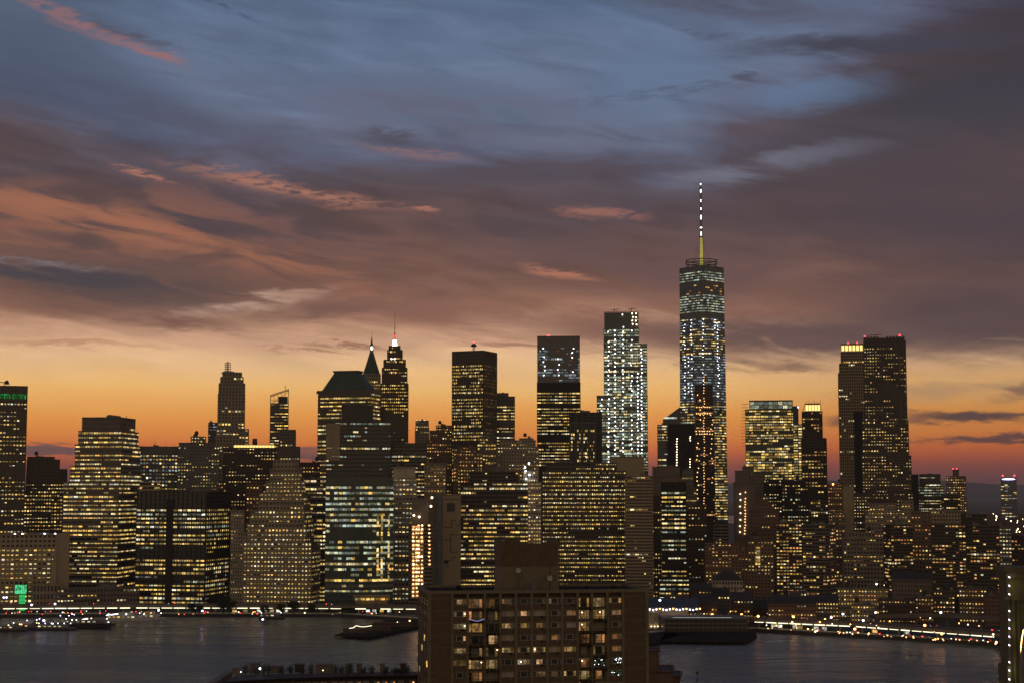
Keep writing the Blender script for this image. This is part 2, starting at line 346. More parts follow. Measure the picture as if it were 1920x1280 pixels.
STY = dict(  # spandrel share, pier share, bays per pier, pier depth, spandrel depth
    rib=(.5, .10, 3, .25, .35), grid=(.5, .42, 1, .35, .30), vert=(.34, .38, 1, .7, .15), glass=(.16, .08, 1, .15, .2),
    res=(.55, .55, 1, .25, .2), bigvert=(.4, .18, 2, 1.0, .25), line=(.45, .04, 4, .2, .6), blank=None)
GZ = 2.5
class T:
    """one tower: stacked boxes with real floor bands, piers and lit windows"""
    def __init__(s, label, Y, tiers, sty='rib', wall='concrete', gl='glass', D=28, phi=0, fr=0, fh=3.8, bay=3.2, lit=.5, pal='yyyw',
                 ybot=1150, run=3, dens=None, name='office_tower', cat='office tower', group=None, roof='roofing', plant=1, par=1.0, floorvar=1., colvar=0., wscale=1., skip=None, cap=100, merge=None):
        x0, x1, yt = tiers[0][:3]
        sc_ = at(960, 925, Y).y / F
        a, b = at(x0, tiers[0][2], Y), at(x1, tiers[0][2], Y)
        T0 = b.x - a.x; cx = (a.x + b.x) / 2
        az = math.atan2(cx, Y)
        T0 *= math.cos(az)
        ph = R(phi); c_, s_ = math.cos(ph), abs(math.sin(ph))
        if phi: W0 = T0 * (1 - fr) / c_; D0 = T0 * fr / s_
        else: W0 = T0; D0 = D
        dist = Y / math.cos(az) + (W0 * s_ + D0 * c_) / 2
        s.C = Vector((math.sin(az) * dist, math.cos(az) * dist, GZ))
        s.rz = -az - ph; s.Y = Y; s.az = az; s.ph = ph
        s.root = tag(empty(name, s.C, s.rz), label, cat, group)
        s.inv = Matrix.Rotation(-s.rz, 4, 'Z') @ Matrix.Translation(-s.C)
        wins = Wins(); wallm, corem = MB(), MB()
        zb = 0.; s.tb = []
        mid = sum(1 for _ in tiers)
        for ti, t in enumerate(tiers):
            x0, x1, yt = t[:3]; o = t[3] if len(t) > 3 else {}
            a, b = at(x0, yt, Y), at(x1, yt, Y)
            k = (b.x - a.x) * math.cos(az) / T0
            W, D_ = W0 * k, D0 * (o.get('dk', k if phi else max(k, .35)))
            zt = a.z - GZ
            m = Vector(((a.x + b.x) / 2, Y, 0)); off = (m.x - cx) * math.cos(az)    # sideways shift seen from the camera
            ou, ov = off * math.cos(-(-ph)), off * math.sin(ph)
            u0, u1, v0, v1 = ou - W / 2, ou + W / 2, ov - D_ / 2, ov + D_ / 2
            ty = o.get('sty', sty); st = STY[ty]
            h = o.get('fh', fh) * .94; by = o.get('bay', bay) * .88; L = o.get('lit', lit) * (1.35 if ty in ('res', 'vert', 'grid') else 1.1)
            s.tb.append((u0, u1, v0, v1, zb, zt))
            corem.box(u0, u1, v0, v1, zb, zt) if st else wallm.box(u0, u1, v0, v1, zb, zt)
            MB().box(u0 - .4, u1 + .4, v0 - .4, v1 + .4, zt, zt + par * .25).build('roof', roof, s.root)
            for q in ((u0 - .45, u1 + .45, v0 - .45, v0), (u0 - .45, u1 + .45, v1, v1 + .45), (u0 - .45, u0, v0, v1), (u1, u1 + .45, v0, v1)):
                wallm.box(*q, zt + par * .25 - .003, zt + par)
            if st:
                sp, pr, pb, pd, sd = st
                nf = max(1, round((zt - zb) / h)); hh = (zt - zb) / nf
                ylo = at(960, o.get('ybot', ybot), Y).z - GZ
                faces = [((u0, v0), (u1, v0), (0, -1)), ((u1, v0), (u1, v1), (1, 0)), ((u1, v1), (u0, v1), (0, 1)), ((u0, v1), (u0, v0), (-1, 0))]
                for fi, (p, q, n) in enumerate(faces):
                    if fi == 2 and not o.get('back'): continue
                    w = math.hypot(q[0] - p[0], q[1] - p[1]); e = ((q[0] - p[0]) / w, (q[1] - p[1]) / w)
                    nb = max(1, round(w / by)); bw = w / nb; frz = math.atan2(e[1], e[0])
                    def fb(mb, a0, a1, d0, d1, z0, z1):
                        xs = [p[0] + e[0] * a + n[0] * d for a in (a0, a1) for d in (d0, d1)]; ys = [p[1] + e[1] * a + n[1] * d for a in (a0, a1) for d in (d0, d1)]
                        mb.box(min(xs), max(xs), min(ys), max(ys), z0, z1)
                    lo_i = max(0, int((ylo - zb) / hh) - 2)
                    for i in range(nf):
                        fb(wallm, 0, w, -.1, sd, zb + i * hh, zb + i * hh + sp * hh)
                    for j in range(0, nb + 1, pb):
                        c = j * bw; hw = pr * bw * (.5 if pb == 1 else .5 * pb * .6)
                        fb(wallm, max(0, c - hw), min(w, c + hw), -.12, pd, zb, zt - .01)
                    # is the face seen from the front side?
                    nx = n[0] * math.cos(s.rz) - n[1] * math.sin(s.rz); ny = n[0] * math.sin(s.rz) + n[1] * math.cos(s.rz)
                    vis = -(nx * s.C.x + ny * s.C.y) / s.C.length
                    if vis < -.06: continue
                    colf = [1 + colvar * random.uniform(-1, 1.2) for _ in range(nb)]
                    mrg = merge if merge is not None else (pr < .3 and pb != 1 or ty in ('rib', 'line', 'glass'))
                    for i in range(nf):
                        zc = zb + (i + sp + (1 - sp) / 2) * hh; wh = (1 - sp) * hh * random.choice([.82, .7, .6, .5])
                        if zb + i * hh < ylo - 4: continue
                        yp = 925 - (zc + GZ - H) / Y * F     # rough picture height
                        if skip and any(lo < yp < hi for lo, hi in skip): continue
                        d = L
                        for z in (dens or []):
                            if z[0] <= yp <= z[1]: d = z[2]
                        if floorvar: d *= random.choice([1.3, 1.3, 1.5, 1.4, 1.2, .8, .45]) ** floorvar
                        state = random.random() < d; j = 0; start = None
                        stay = 1 - 1 / max(1, run)
                        fpal = random.choice(pal)
                        for j in range(nb + 1):
                            if j < nb:
                                if random.random() > stay: state = random.random() < d * colf[j]
                                on = state and random.random() < .97
                            else: on = False
                            if mrg:
                                if on and start is None: start = j
                                if start is not None and (not on or j - start >= 2):
                                    a0, a1 = start * bw, j * bw
                                    c = (a0 + a1) / 2; pl = fpal if random.random() < .8 else random.choice(pal)
                                    wins.add((p[0] + e[0] * c + n[0] * .09, p[1] + e[1] * c + n[1] * .09, zc), frz, (a1 - a0) - bw * .3, wh, pl)
                                    start = j if on else None
                            elif on:
                                c = (j + .5) * bw; pl = fpal if random.random() < .6 else random.choice(pal)
                                hs = random.choice([1, 1, 1, .75, .55])
                                wins.add((p[0] + e[0] * c + n[0] * .09, p[1] + e[1] * c + n[1] * .09, zc + (1 - hs) * wh * .3), frz, bw * (1 - pr) * wscale, wh * hs, pl)
            zb = zt
        s.top = zb; s.u0, s.u1, s.v0, s.v1 = u0, u1, v0, v1
        if corem.v: corem.build('glazing', gl, s.root)
        wallm.build('wall', wall, s.root)
        wins.build(s.root, cap)
        if plant:
            w, d = u1 - u0, v1 - v0
            for _ in range(plant):
                mb = MB(); pw, pd_, ph_ = w * random.uniform(.15, .3), d * random.uniform(.2, .4), random.uniform(1.6, 3.2)
                px, py = u0 + w * random.uniform(.2, .8), v0 + d * random.uniform(.3, .7)
                mb.box(px - pw / 2, px + pw / 2, py - pd_ / 2, py + pd_ / 2, zb + .1, zb + ph_)
                mb.box(px - pw / 2 + .3, px - pw / 6, py - pd_ / 3, py + pd_ / 3, zb + ph_ + .003, zb + ph_ + .7)
                mb.build('roof_plant', 'grey_panel', s.root)
            if sty in ('res', 'grid') and w > 12:
                px, py = u0 + w * random.uniform(.15, .85), v0 + d * random.uniform(.15, .4); tk = MB().lathe(px, py, [(1.7, zb + 2.6), (1.8, zb + 5.4), (.1, zb + 6.8)], 10)
                for a in range(4): tk.bar((px + 1.3 * (a % 2 * 2 - 1), py + 1.3 * (a // 2 * 2 - 1), zb), (px + 1.1 * (a % 2 * 2 - 1), py + 1.1 * (a // 2 * 2 - 1), zb + 2.6), .15)
                tk.build('water_tank', 'bark', s.root)
            if random.random() < .5:
                px = u0 + w * random.uniform(.1, .9); MB().bar((px, v0 + d * .5, zb), (px, v0 + d * .5, zb + random.uniform(4, 9)), .14).build('antenna', 'dark_metal', s.root)
    def L(s, px, py, off=0.):
        """local point seen at chart position px, py on the plane of the near face (off metres in front of it)"""
        p = at(px, py, s.Y)
        d = s.tb[0]; near = s.C.length - 0
        p = Vector((p.x, p.y, p.z))
        l = s.inv @ p
        if abs(s.ph) < .01: l.y = d[2] - off
        return l
    def part(s, name, mb, m): return mb.build(name, m, s.root)
    def dots(s, px, y0, y1, step, col='white', r=.7, jit=.6, name='work_light', off=.8, p=1.):
        y = y0
        while y <= y1:
            if random.random() < p:
                l = s.L(px + random.uniform(-jit, jit), y, off)
                inst(name, LAMP[col], s.root, l, 0, (r, r, r))
            y += step * random.uniform(.9, 1.1)
    def beacon(s, px, py, col='red', r=.9):
        l = s.L(px, py, -3); mb = MB().bar((l.x, l.y, s.top), (l.x, l.y, l.z), .12)
        o = mb.build('beacon_mast', 'dark_metal', s.root); inst('beacon_lamp', LAMP[col], o, (l.x, l.y, l.z + r), 0, (r, r, r))
    def mast(s, px, py, r=.25, name='antenna', m='dark_metal'):
        l = s.L(px, py, -6); return MB().bar((l.x, l.y, s.top), (l.x, l.y, l.z), r).build(name, m, s.root)

def fixmast():
    def _c(s, l):
        l = l.copy(); l.y = (s.v0 + s.v1) / 2
        l.x = min(max(l.x, s.u0 + .5), s.u1 - .5); return l
    def beacon(s, px, py, col='red', r=.9):
        l = _c(s, s.L(px, py)); mb = MB().bar((l.x, l.y, s.top), (l.x, l.y, l.z), .15)
        o = mb.build('beacon_mast', 'dark_metal', s.root); inst('beacon_lamp', LAMP[col], o, (l.x, l.y, l.z + r), 0, (r, r, r))
    def mast(s, px, py, r=.25, name='antenna', m='dark_metal'):
        l = _c(s, s.L(px, py)); return MB().bar((l.x, l.y, s.top), (l.x, l.y, l.z), r).build(name, m, s.root)
    T.beacon = beacon; T.mast = mast
fixmast()
# ------------------------------------------------------------------ ground, river, far hills
def poly_slab(name, pts, z0, z1, m):
    return struct(MB().prism([(p[0], p[1]) for p in pts], z0, z1).build(name, m))
sea = MB().add([(-60000, -3000, 0), (60000, -3000, 0), (60000, 90000, 0), (-60000, 90000, 0)], [(0, 1, 2, 3)]).build('river', 'black'); struct(sea)
wm = bpy.data.materials.new('water'); wm.use_nodes = True; sea.data.materials[0] = wm
g = G(wm.node_tree); b = wm.node_tree.nodes['Principled BSDF']
b.inputs['Base Color'].default_value = (.15, .14, .125, 1); b.inputs['Roughness'].default_value = .22; b.inputs['IOR'].default_value = 1.33
geo = wm.node_tree.nodes.new('ShaderNodeNewGeometry')
na = g.noise(g.map(geo.outputs['Position'], scale=(16, 5, 1)), 1., 5., .62, .5)
nb = g.noise(g.map(geo.outputs['Position'], rot=R(10), scale=(140, 22, 1)), 1., 4., .6, .8)
nc = g.noise(g.map(geo.outputs['Position'], rot=R(-14), scale=(420, 90, 1)), 1., 3., .55, 1.2)
wm.node_tree.links.new(g.mr(nc, .25, .75, .17, .32), b.inputs['Roughness'])
bp = wm.node_tree.nodes.new('ShaderNodeBump'); bp.inputs['Strength'].default_value = 1.; bp.inputs['Distance'].default_value = 1.1
hh = g.m('ADD', na, g.m('MULTIPLY', nb, 3.)); wm.node_tree.links.new(hh, bp.inputs['Height']); wm.node_tree.links.new(bp.outputs[0], b.inputs['Normal'])

shore = [gnd(x, y) for x, y in ((-420, 1158), (0, 1157), (140, 1156), (300, 1155.5), (640, 1156), (800, 1166), (1000, 1186), (1180, 1196), (1252, 1189), (1412, 1184), (1600, 1194), (1880, 1211), (2300, 1226))]
shore = [(p.x, p.y) for p in shore]
land = shore + [(1500, 1000), (2600, 3200), (2600, 5200), (-2600, 5200), (-2600, 1400)]
poly_slab('island_ground', land, -6, GZ, 'asphalt')
MB().prism(shore + [(x, y + 9) for x, y in reversed(shore)], GZ - .1, GZ + .35).build('promenade', 'pale_concrete')['kind'] = 'structure'
# far bank and the low hills on the horizon
def hills(name, Y, x0, x1, zmax, seed, m, zmin=0.):
    rr = random.Random(seed); n = 160; vs = []; fs = []
    ph = [rr.uniform(0, 6.28) for _ in range(6)]
    for i in range(n + 1):
        t = i / n; x = x0 + (x1 - x0) * t
        z = zmin + (zmax - zmin) * (.72 + .18 * math.sin(3 * t * 6.28 * .5 + ph[0]) + .07 * math.sin(11 * t * 3 + ph[1]) + .03 * math.sin(31 * t * 3 + ph[2]))
        for k, (dy, f) in enumerate(((0, 0), (1500, .55), (3500, 1), (7000, .9), (12000, .2))): vs.append((x, Y + dy, z * f))
    for i in range(n):
        for k in range(4): a = i * 5 + k; fs.append((a, a + 5, a + 6, a + 1))
    return struct(MB().add(vs, fs).build(name, m))
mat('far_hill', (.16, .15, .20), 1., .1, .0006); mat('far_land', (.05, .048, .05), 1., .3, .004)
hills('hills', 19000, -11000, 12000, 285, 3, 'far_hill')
poly_slab('far_bank', [(-9000, 7200), (9000, 7200), (14000, 22000), (-14000, 22000)], -4, 3, 'far_land')

# ------------------------------------------------------------------ towers on the left
t = T('tall office tower at the left edge with green lit crown openings', 1500, [(-75, 52, 724)], 'grid', 'bronze', D=45, fh=4., bay=3.4, lit=.52, pal='yyw', dens=[(735, 752, 0), (690, 735, 0), (1010, 1100, .7)], floorvar=.6, ybot=1060)
for i in range(22):
    l = t.L(-68 + i * 5.6, 742, .5); q = MB().box(-1., 1., -.3, .3, 1.3, 2.1).box(-1., -.45, -.3, .3, -2.2, 1.297).box(.7, 1., -.3, .3, -2.2, 1.297)
    q.build('crown_light', 'crown_green', t.root, l)
mb = MB(); l = t.L(8, 720); 
mb.bar((l.x, l.y + 6, t.top), (l.x, l.y + 6, t.top + 5), .5); mb.bar((l.x - 6, l.y + 6, t.top + 5), (l.x + 5, l.y + 6, t.top + 3.2), .5); mb.build('roof_crane', 'dark_metal', t.root)

T('dark stepped office block right of the green crowned tower', 1640, [(46, 132, 920), (50, 126, 880), (51, 112, 862), (52, 102, 857)], 'grid', 'dark_brick', D=40, lit=.5, dens=[(840, 905, 0)], fh=3.9, bay=2.9, ybot=1040, plant=1).mast(117, 865)

# low slab with raked ends
t = T('low concrete office slab with slanting ends beside the river road', 1350, [(-40, 106, 1003)], 'grid', 'tan_concrete', D=30, fh=3.9, bay=4.2, lit=.62, pal='yyyw', dens=[(1000, 1024, 0)], ybot=1130)
l0 = t.tb[0]; zt = l0[5]
mb = MB(); mb.prism([(l0[1], l0[2] - .5), (l0[1] + 11, l0[2] - .5), (l0[1] + 11, l0[3]), (l0[1], l0[3])], 0, zt + 1.2, [(l0[1], l0[2] - .5), (l0[1] + 10.5, l0[2] - .5), (l0[1] + 10.5, l0[3]), (l0[1], l0[3])])
mb.prism([(l0[1] - 7, l0[2] - 7), (l0[1], l0[2] - 7), (l0[1], l0[2] - .4), (l0[1] - 7, l0[2] - .4)], 0, zt, [(l0[1] + 0, l0[2] - .9), (l0[1] + 1, l0[2] - .9), (l0[1] + 1, l0[2] - .4), (l0[1], l0[2] - .4)])
t.part('end_wall', mb, 'tan_concrete')
for x in (28, 42, 84, 104): inst('roof_lamp', LAMP['white'], t.root, t.L(x, 1003, -4) + Vector((0, 0, 1)), 0, (.8, .8, .8))

t = T('broad stepped office tower with chamfered corners and long light ribbons', 1440, [(119, 268, 905), (131, 268, 875), (141, 266, 834), (147, 262, 808), (154, 256, 782, dict(lit=.25))], 'rib', 'granite', phi=20, fr=.3, fh=3.9, bay=2.6, lit=.62, pal='yyyw', run=7, ybot=1130,
      dens=[(780, 800, 0), (836, 841, .95), (850, 857, .9), (915, 922, .95)], floorvar=1.3)
t.mast(195, 775); t.mast(212, 775)
T('pink stone annex with two rows of small windows below the chamfered tower', 1352, [(108, 262, 1104)], 'grid', 'granite', D=22, fh=4.4, bay=3., lit=.35, ybot=1140, plant=2, name='low_building', cat='low building')
T('shallow pitched terminal hall right of the green billboard', 1345, [(62, 114, 1098)], 'vert', 'tan_concrete', D=20, lit=.05, fh=6, plant=1, name='ferry_terminal', cat='terminal')
T('pale office block with striped top floors behind the black glass tower', 1600, [(262, 334, 838)], 'vert', 'grey_panel', 'grey_glass', D=35, lit=.45, pal='wwcy', bay=3.6, dens=[(830, 855, 0), (856, 860, .9)], run=5, ybot=930).mast(291, 826)
t = T('grey residential block with scattered lights and rooftop cabin', 1560, [(334, 412, 838), (336, 404, 831), (358, 386, 819)], 'res', 'grey_panel', D=30, lit=.30, pal='ywy', bay=3., fh=3.2, ybot=930)
T('slim dark glass tower peeping left of the stone art deco tower', 2050, [(391, 411, 793)], 'line', 'dark_metal', D=18, lit=.2, pal='c', ybot=850)
# stone art deco tower with lattice mast
t = T('tall stone art deco tower carrying an open steel lattice mast', 1880, [(404, 466, 868), (406, 466, 805), (409.5, 459, 738), (411, 459, 719), (414, 456, 707), (418, 453, 698)], 'vert', 'stone', D=36, fh=4., bay=4.2, lit=.06, pal='wwyy', dens=[(700, 795, .07), (795, 830, .38), (710, 716, .7)], ybot=930, plant=0, colvar=.8)
mb = MB(); z0 = t.top; cx = t.L(427, 690).x; cy = (t.v0 + t.v1) / 2; r = 3.2; zt = t.L(427, 678).z
mb.prism([(cx + 1 + 9 * math.cos(a * .785), cy + 9 * math.sin(a * .785)) for a in range(8)], z0, z0 + 2.5, [(cx + 1 + 6 * math.cos(a * .785), cy + 6 * math.sin(a * .785)) for a in range(8)])
t.part('crown', mb, 'stone'); mb = MB()
for sx in (-r, r):
    for sy in (-r, r): mb.bar((cx + sx, cy + sy, z0 + 2), (cx + sx, cy + sy, zt), .35)
for k in range(5):
    z = z0 + 3 + k * (zt - z0 - 3) / 4
    for a, b_ in (((-r, -r), (r, -r)), ((r, -r), (r, r)), ((r, r), (-r, r)), ((-r, r), (-r, -r))):
        mb.bar((cx + a[0], cy + a[1], z), (cx + b_[0], cy + b_[1], z), .25)
        if k < 4: mb.bar((cx + a[0], cy + a[1], z), (cx + b_[0], cy + b_[1], z + (zt - z0 - 3) / 4), .18)
mb.box(cx - .6, cx + .6, cy - .6, cy + .6, z0, zt + 2); t.part('lattice_mast', mb, 'steel')

t = T('brown block topped by a bright lit colonnade', 1740, [(418, 521, 840)], 'res', 'dark_brick', D=32, lit=.28, pal='yyw', bay=3.4, fh=3.7, ybot=965, plant=0)
mb = MB(); u0, u1, v0, v1 = t.u0 + 11, t.u1 - 3, t.v0 + 3, t.v1 - 6
mb.box(u0, u1, v0 + 1.5, v1, t.top, t.top + 4); t.part('penthouse', mb, 'crown_gold' if 0 else 'tan_concrete')
for i in range(13): MB().box(-1.4, 1.4, -.15, .15, -1.3, 1.3).build('colonnade_light', 'crown_gold', t.root, (u0 + 2 + i * (u1 - u0 - 4) / 12, v0 + 1.2, t.top + 2.1))
l = t.L(478, 821); t.part('roof_hut', MB().box(l.x - 2.6, l.x + 2.6, v0 + 6, v0 + 12, t.top + 4, l.z), 'dark_brick')
# sloping lattice top tower
t = T('slender tower with an open sloping lattice crown', 1900, [(507, 541, 757)], 'rib', 'dark_metal', 'grey_glass', D=24, lit=.32, pal='ywy', bay=2.8, ybot=900, plant=0, fh=3.7)
mb = MB(); zl, zr = t.L(507, 741).z, t.L(541, 729).z
for yy in (t.v0, t.v1):
    mb.bar((t.u0, yy, t.top), (t.u0, yy, zl), .4); mb.bar((t.u1, yy, t.top), (t.u1, yy, zr), .4); mb.bar((t.u0, yy, zl), (t.u1, yy, zr), .6)
    for k in range(1, 5):
        x = t.u0 + (t.u1 - t.u0) * k / 5; mb.bar((x, yy, t.top), (x, yy, zl + (zr - zl) * k / 5), .22)
    mb.bar((t.u0, yy, t.top + 5), (t.u1, yy, t.top + 5), .25)
    mb.bar((t.u0, yy, t.top), (t.u1, yy, zr - 2), .2)
mb.bar((t.u1 - 4, t.v0, zr), (t.u1 - 4, t.v0, zr + 4), .5)
for x, z in ((t.u0, zl), (t.u1, zr)): mb.bar((x, t.v0, z), (x, t.v1, z), .4)
t.part('lattice_crown', mb, 'dark_metal'); t.part('plant_room', MB().box(t.u0 + 9, t.u1 - 1, t.v0 + 2, t.v1 - 2, t.top, zl - 1), 'dark_metal')
T('grey stepped stone tower behind the terraced white windowed block', 1700, [(516, 566, 870), (520, 562, 838), (525, 554, 806)], 'vert', 'granite', D=30, lit=.05, ybot=900, plant=1)
# ziggurat
t = T('terraced stone office block stepping back like a ziggurat with rows of square lights', 1345,
      [(456, 602, 1018), (463, 590, 983), (470, 585, 958), (485, 582, 941), (488, 578, 925), (498, 573, 903), (506, 566, 880), (512, 560, 862)], 'grid', 'stone', phi=18, fr=.12, fh=3.75, bay=3.4, lit=.66, pal='yyyw', run=8,
      dens=[(860, 885, .12), (940, 957, .2), (975, 990, .4), (1010, 1140, .8)], floorvar=1., wscale=.8, ybot=1135, plant=0)
# black grid tower with a dark slot
t = T('black glass tower with blind windows on top and a dark vertical slot', 1385, [(256, 435, 922)], 'bigvert', 'dark_metal', phi=24, fr=.27, fh=3.8, bay=2.4, lit=.85, pal='wyyg', run=8, dens=[(915, 951, 0), (1028, 1046, .08)], ybot=1130, floorvar=1.1)
ww = t.u1 - t.u0; t.part('dark_slot', MB().box(t.u0 + ww * .44, t.u0 + ww * .54, t.v0 - 1.5, t.v0 - .9, 0, t.top - 6), 'black')
T('pale gridded apartment block right of the black glass tower', 1400, [(433, 464, 1000), (433, 458, 958)], 'res', 'pale_concrete', D=24, fh=3.0, bay=2.4, lit=.2, pal='yo', ybot=1130, name='apartment_block', cat='apartment block')

# mansard topped tower
t = T('office tower with a truncated pyramid roof', 1600, [(596, 714, 736)], 'rib', 'bronze', phi=20, fr=.17, fh=4.1, bay=2.6, lit=.68, pal='yyyw', run=9, ybot=915, plant=0, dens=[(735, 742, .2)])
zt = at(640, 692, t.Y).z - GZ; w = t.u1 - t.u0; d = t.v1 - t.v0; cx = (t.u0 + t.u1) / 2; cy = (t.v0 + t.v1) / 2
mb = MB().frust(cx, cy, w + 3, d + 3, t.top, w + 2, d + 2, t.top + 3); t.part('cornice', mb, 'bronze')
mb = MB().frust(cx, cy, w * .88, d * .88, t.top + 3, w * .44, d * .44, zt - 2, -1.5, 0).frust(cx - 1.5, cy, w * .47, d * .47, zt - 2, w * .5, d * .5, zt)
t.part('pyramid_roof', mb, 'copper_green')
t = T('dark glass office block with a beige panelled corner bay', 1470, [(612, 736, 900), (612, 733, 792), (641, 700, 760, dict(sty='blank'))], 'rib', 'dark_metal', D=40, fh=4., bay=3., lit=.16, pal='wyyg', run=4, dens=[(836, 842, .97)], ybot=960, plant=0)
a, b = t.L(612, 793), t.L(637, 862); mb = MB()
for i in range(18):
    z = b.z + (a.z - b.z) * i / 18; mb.box(a.x, b.x, t.tb[1][2] - .9, t.tb[1][2] - .1, z, z + (a.z - b.z) / 18 * .86)
t.part('panelled_bay', mb, 'tan_concrete'); t.beacon(731, 866)

# curved green glass tower
def curved():
    Y = 1322; a, b = at(608, 905, Y), at(736, 905, Y); cx = (a.x + b.x) / 2; az = math.atan2(cx, Y); w = (b.x - a.x) * math.cos(az)
    r = empty('curved_tower', (cx, Y + 12, GZ), -az); tag(r, 'green glass tower with a curved front flaring out at its foot', 'office tower')
    zt = at(670, 900, Y).z - GZ; n = 16; nf = 24; fh = zt / nf
    def front(t_, z):                       # bowed front, flare below 22 m
        k = 1 - min(1, z / 24.); x = (t_ - .5) * w; bow = 7 * (1 - (2 * t_ - 1) ** 2)
        return x, -5 - bow - 9 * k * k
    vs = []; fs = []; zs = [i * fh for i in range(nf + 1)]
    for z in zs:
        for i in range(n + 1): x, y = front(i / n, z); vs.append((x, y, z))
        vs += [(w / 2, 26, z), (-w / 2, 26, z)]
    m = n + 3
    for k in range(nf):
        for i in range(m): j = (i + 1) % m; fs.append((k * m + i, k * m + j, (k + 1) * m + j, (k + 1) * m + i))
    fs.append(tuple(range(nf * m, nf * m + m)))
    MB().add(vs, fs).build('glazing', 'green_glass', r)
    mb = MB()
    for k, z in enumerate(zs):
        poly = [(lambda p: (p[0] * 1.004, p[1] - .5))(front(i / n, z)) for i in range(n + 1)] + [(w / 2 + .4, 26), (-w / 2 - .4, 26)]
        mb.prism(poly, z - .1 if k else 0, z + fh * .42)
    mb.build('wall', 'green_glass', r)
    W = Wins()
    for k in range(3, nf - 1):
        d = random.choice([.95, .9, .9, .5, .95, .3]); 
        if k in (13, 14): d = .05
        pal = 'g' if k > 9 else random.choice('ggyw')
        for i in range(n):
            if random.random() < d:
                p, q = front(i / n, zs[k] + fh * .7), front((i + 1) / n, zs[k] + fh * .7)
                W.add(((p[0] + q[0]) / 2, (p[1] + q[1]) / 2 - .12, zs[k] + fh * .7), math.atan2(q[1] - p[1], q[0] - p[0]), math.hypot(q[0] - p[0], q[1] - p[1]) * .93, fh * .42, pal if random.random() < .85 else 'y')
    W.build(r)
    # glowing boxes painted in as a warm reflected column on the right; the glowing lobby
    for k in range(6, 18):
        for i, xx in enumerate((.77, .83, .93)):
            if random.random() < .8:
                p = front(xx, zs[k]); inst('atrium_reflection', PAL['y'], r, (p[0], p[1] - .6, zs[k] + fh * .2), 0, (1.6, .3, fh * .75))
    q = MB(); p = front(.62, 12)
    q.prism([(-6, -9), (18, -9), (18, -4), (-6, -4)], 5.5, 13.5, [(-9, -13), (21, -13), (21, -4), (-9, -4)]); o = q.build('lobby', 'tan_concrete', r, (4, -9, 0))
    for i in range(7): inst('lobby_light', PAL['y'], o, (-5 + i * 4, -12.6, 10.5), 0, (3.2, .2, 1.5))
    return r
curved()

# twin spires
t = T('stone tower under a steep green pyramid roof with a lit lantern and spire', 1900, [(678, 716, 760), (680, 713, 702)], 'vert', 'stone', D=26, lit=.35, pal='y', bay=3, ybot=800, plant=0)
cx, cy = t.L(696.5, 700).x, (t.v0 + t.v1) / 2; w = t.u1 - t.u0; zz = lambda y: t.L(696, y).z
mb = MB().frust(cx, cy, w, w, t.top, w * .62, w * .62, zz(682)).frust(cx, cy, w * .62, w * .62, zz(682), w * .2, w * .2, zz(658)); t.part('pyramid_roof', mb, 'copper_green')
t.part('lantern', MB().lathe(cx, cy, [(2.1, zz(658)), (1.9, zz(645)), (1.2, zz(642)), (.5, zz(632)), (.15, zz(630)), (.12, zz(617))], 8), 'copper_green')
inst('lantern_light', LAMP['warm'], t.root, (cx, cy - 2.6, zz(651)), 0, (1.6, .8, 2.2))
t = T('dark art deco skyscraper stepping up to a white lit crown and needle', 1760, [(715, 765, 720), (717, 763, 690), (720, 760, 675), (727, 754, 656), (730, 750, 648)], 'vert', 'dark_brick', D=34, fh=3.9, bay=2.6, lit=.36, pal='yyy', dens=[(645, 668, .1), (770, 830, .12)], ybot=835, plant=0, colvar=.9)
cx, cy = t.L(740, 650).x, (t.v0 + t.v1) / 2; zz = lambda y: t.L(740, y).z
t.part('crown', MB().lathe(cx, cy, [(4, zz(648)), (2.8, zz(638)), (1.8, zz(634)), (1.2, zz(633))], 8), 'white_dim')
for k, (y, r_) in enumerate(((645, 1.9), (641, 1.6), (637, 1.2))):
    for sx in (-1, 0, 1): inst('crown_light', LAMP['white'], t.root, (cx + sx * r_, cy - 3.6 + k * .6, zz(y)), 0, (.8, .5, 1.3))
o = t.part('needle', MB().lathe(cx, cy, [(1.0, zz(634)), (.8, zz(622)), (.35, zz(621)), (.22, zz(600)), (.12, zz(580))], 6), 'dark_metal')
inst('needle_light', LAMP['red'], o, (cx, cy - .9, zz(628)), 0, (.28, .2, 2.6))
for x in (724, 757):
    inst('setback_light', LAMP['white'], t.root, t.L(734 if x < 740 else 740, 672, -6.5), 0, (.9, .5, .9))

# ------------------------------------------------------------------ centre left
t = T('small stone residential tower with two roof lamps in the gap right of the needle', 2050, [(779, 804, 803), (780, 803, 789)], 'vert', 'stone', D=20, lit=.15, pal='y', ybot=830, plant=1)
for x in (782, 788, 796): inst('roof_lamp', LAMP['warm'], t.root, t.L(x, 788, -2), 0, (.7, .7, .7))
T('dark flat roofed office block below the needle topped skyscraper', 1560, [(735, 800, 832)], 'rib', 'dark_metal', D=30, lit=.5, pal='yyw', dens=[(830, 850, 0), (851, 857, .8)], ybot=960, plant=1)
T('white gridded office block beside the orange lit construction tower', 1378, [(734, 781, 897, ), (737, 779, 877, dict(sty='blank'))], 'grid', 'pale_concrete', D=28, lit=.55, pal='wyyg', bay=3.3, fh=4.2, ybot=1130, wscale=1.1, run=4)
t = T('brown stone apartment tower with stepped top behind the windowless exchange', 1800, [(800, 852, 826), (806, 852, 808), (818, 850, 798)], 'res', 'brick', D=30, lit=.36, pal='yyo', ybot=930, name='apartment_tower', cat='apartment tower')
t.mast(822, 800, .4); 
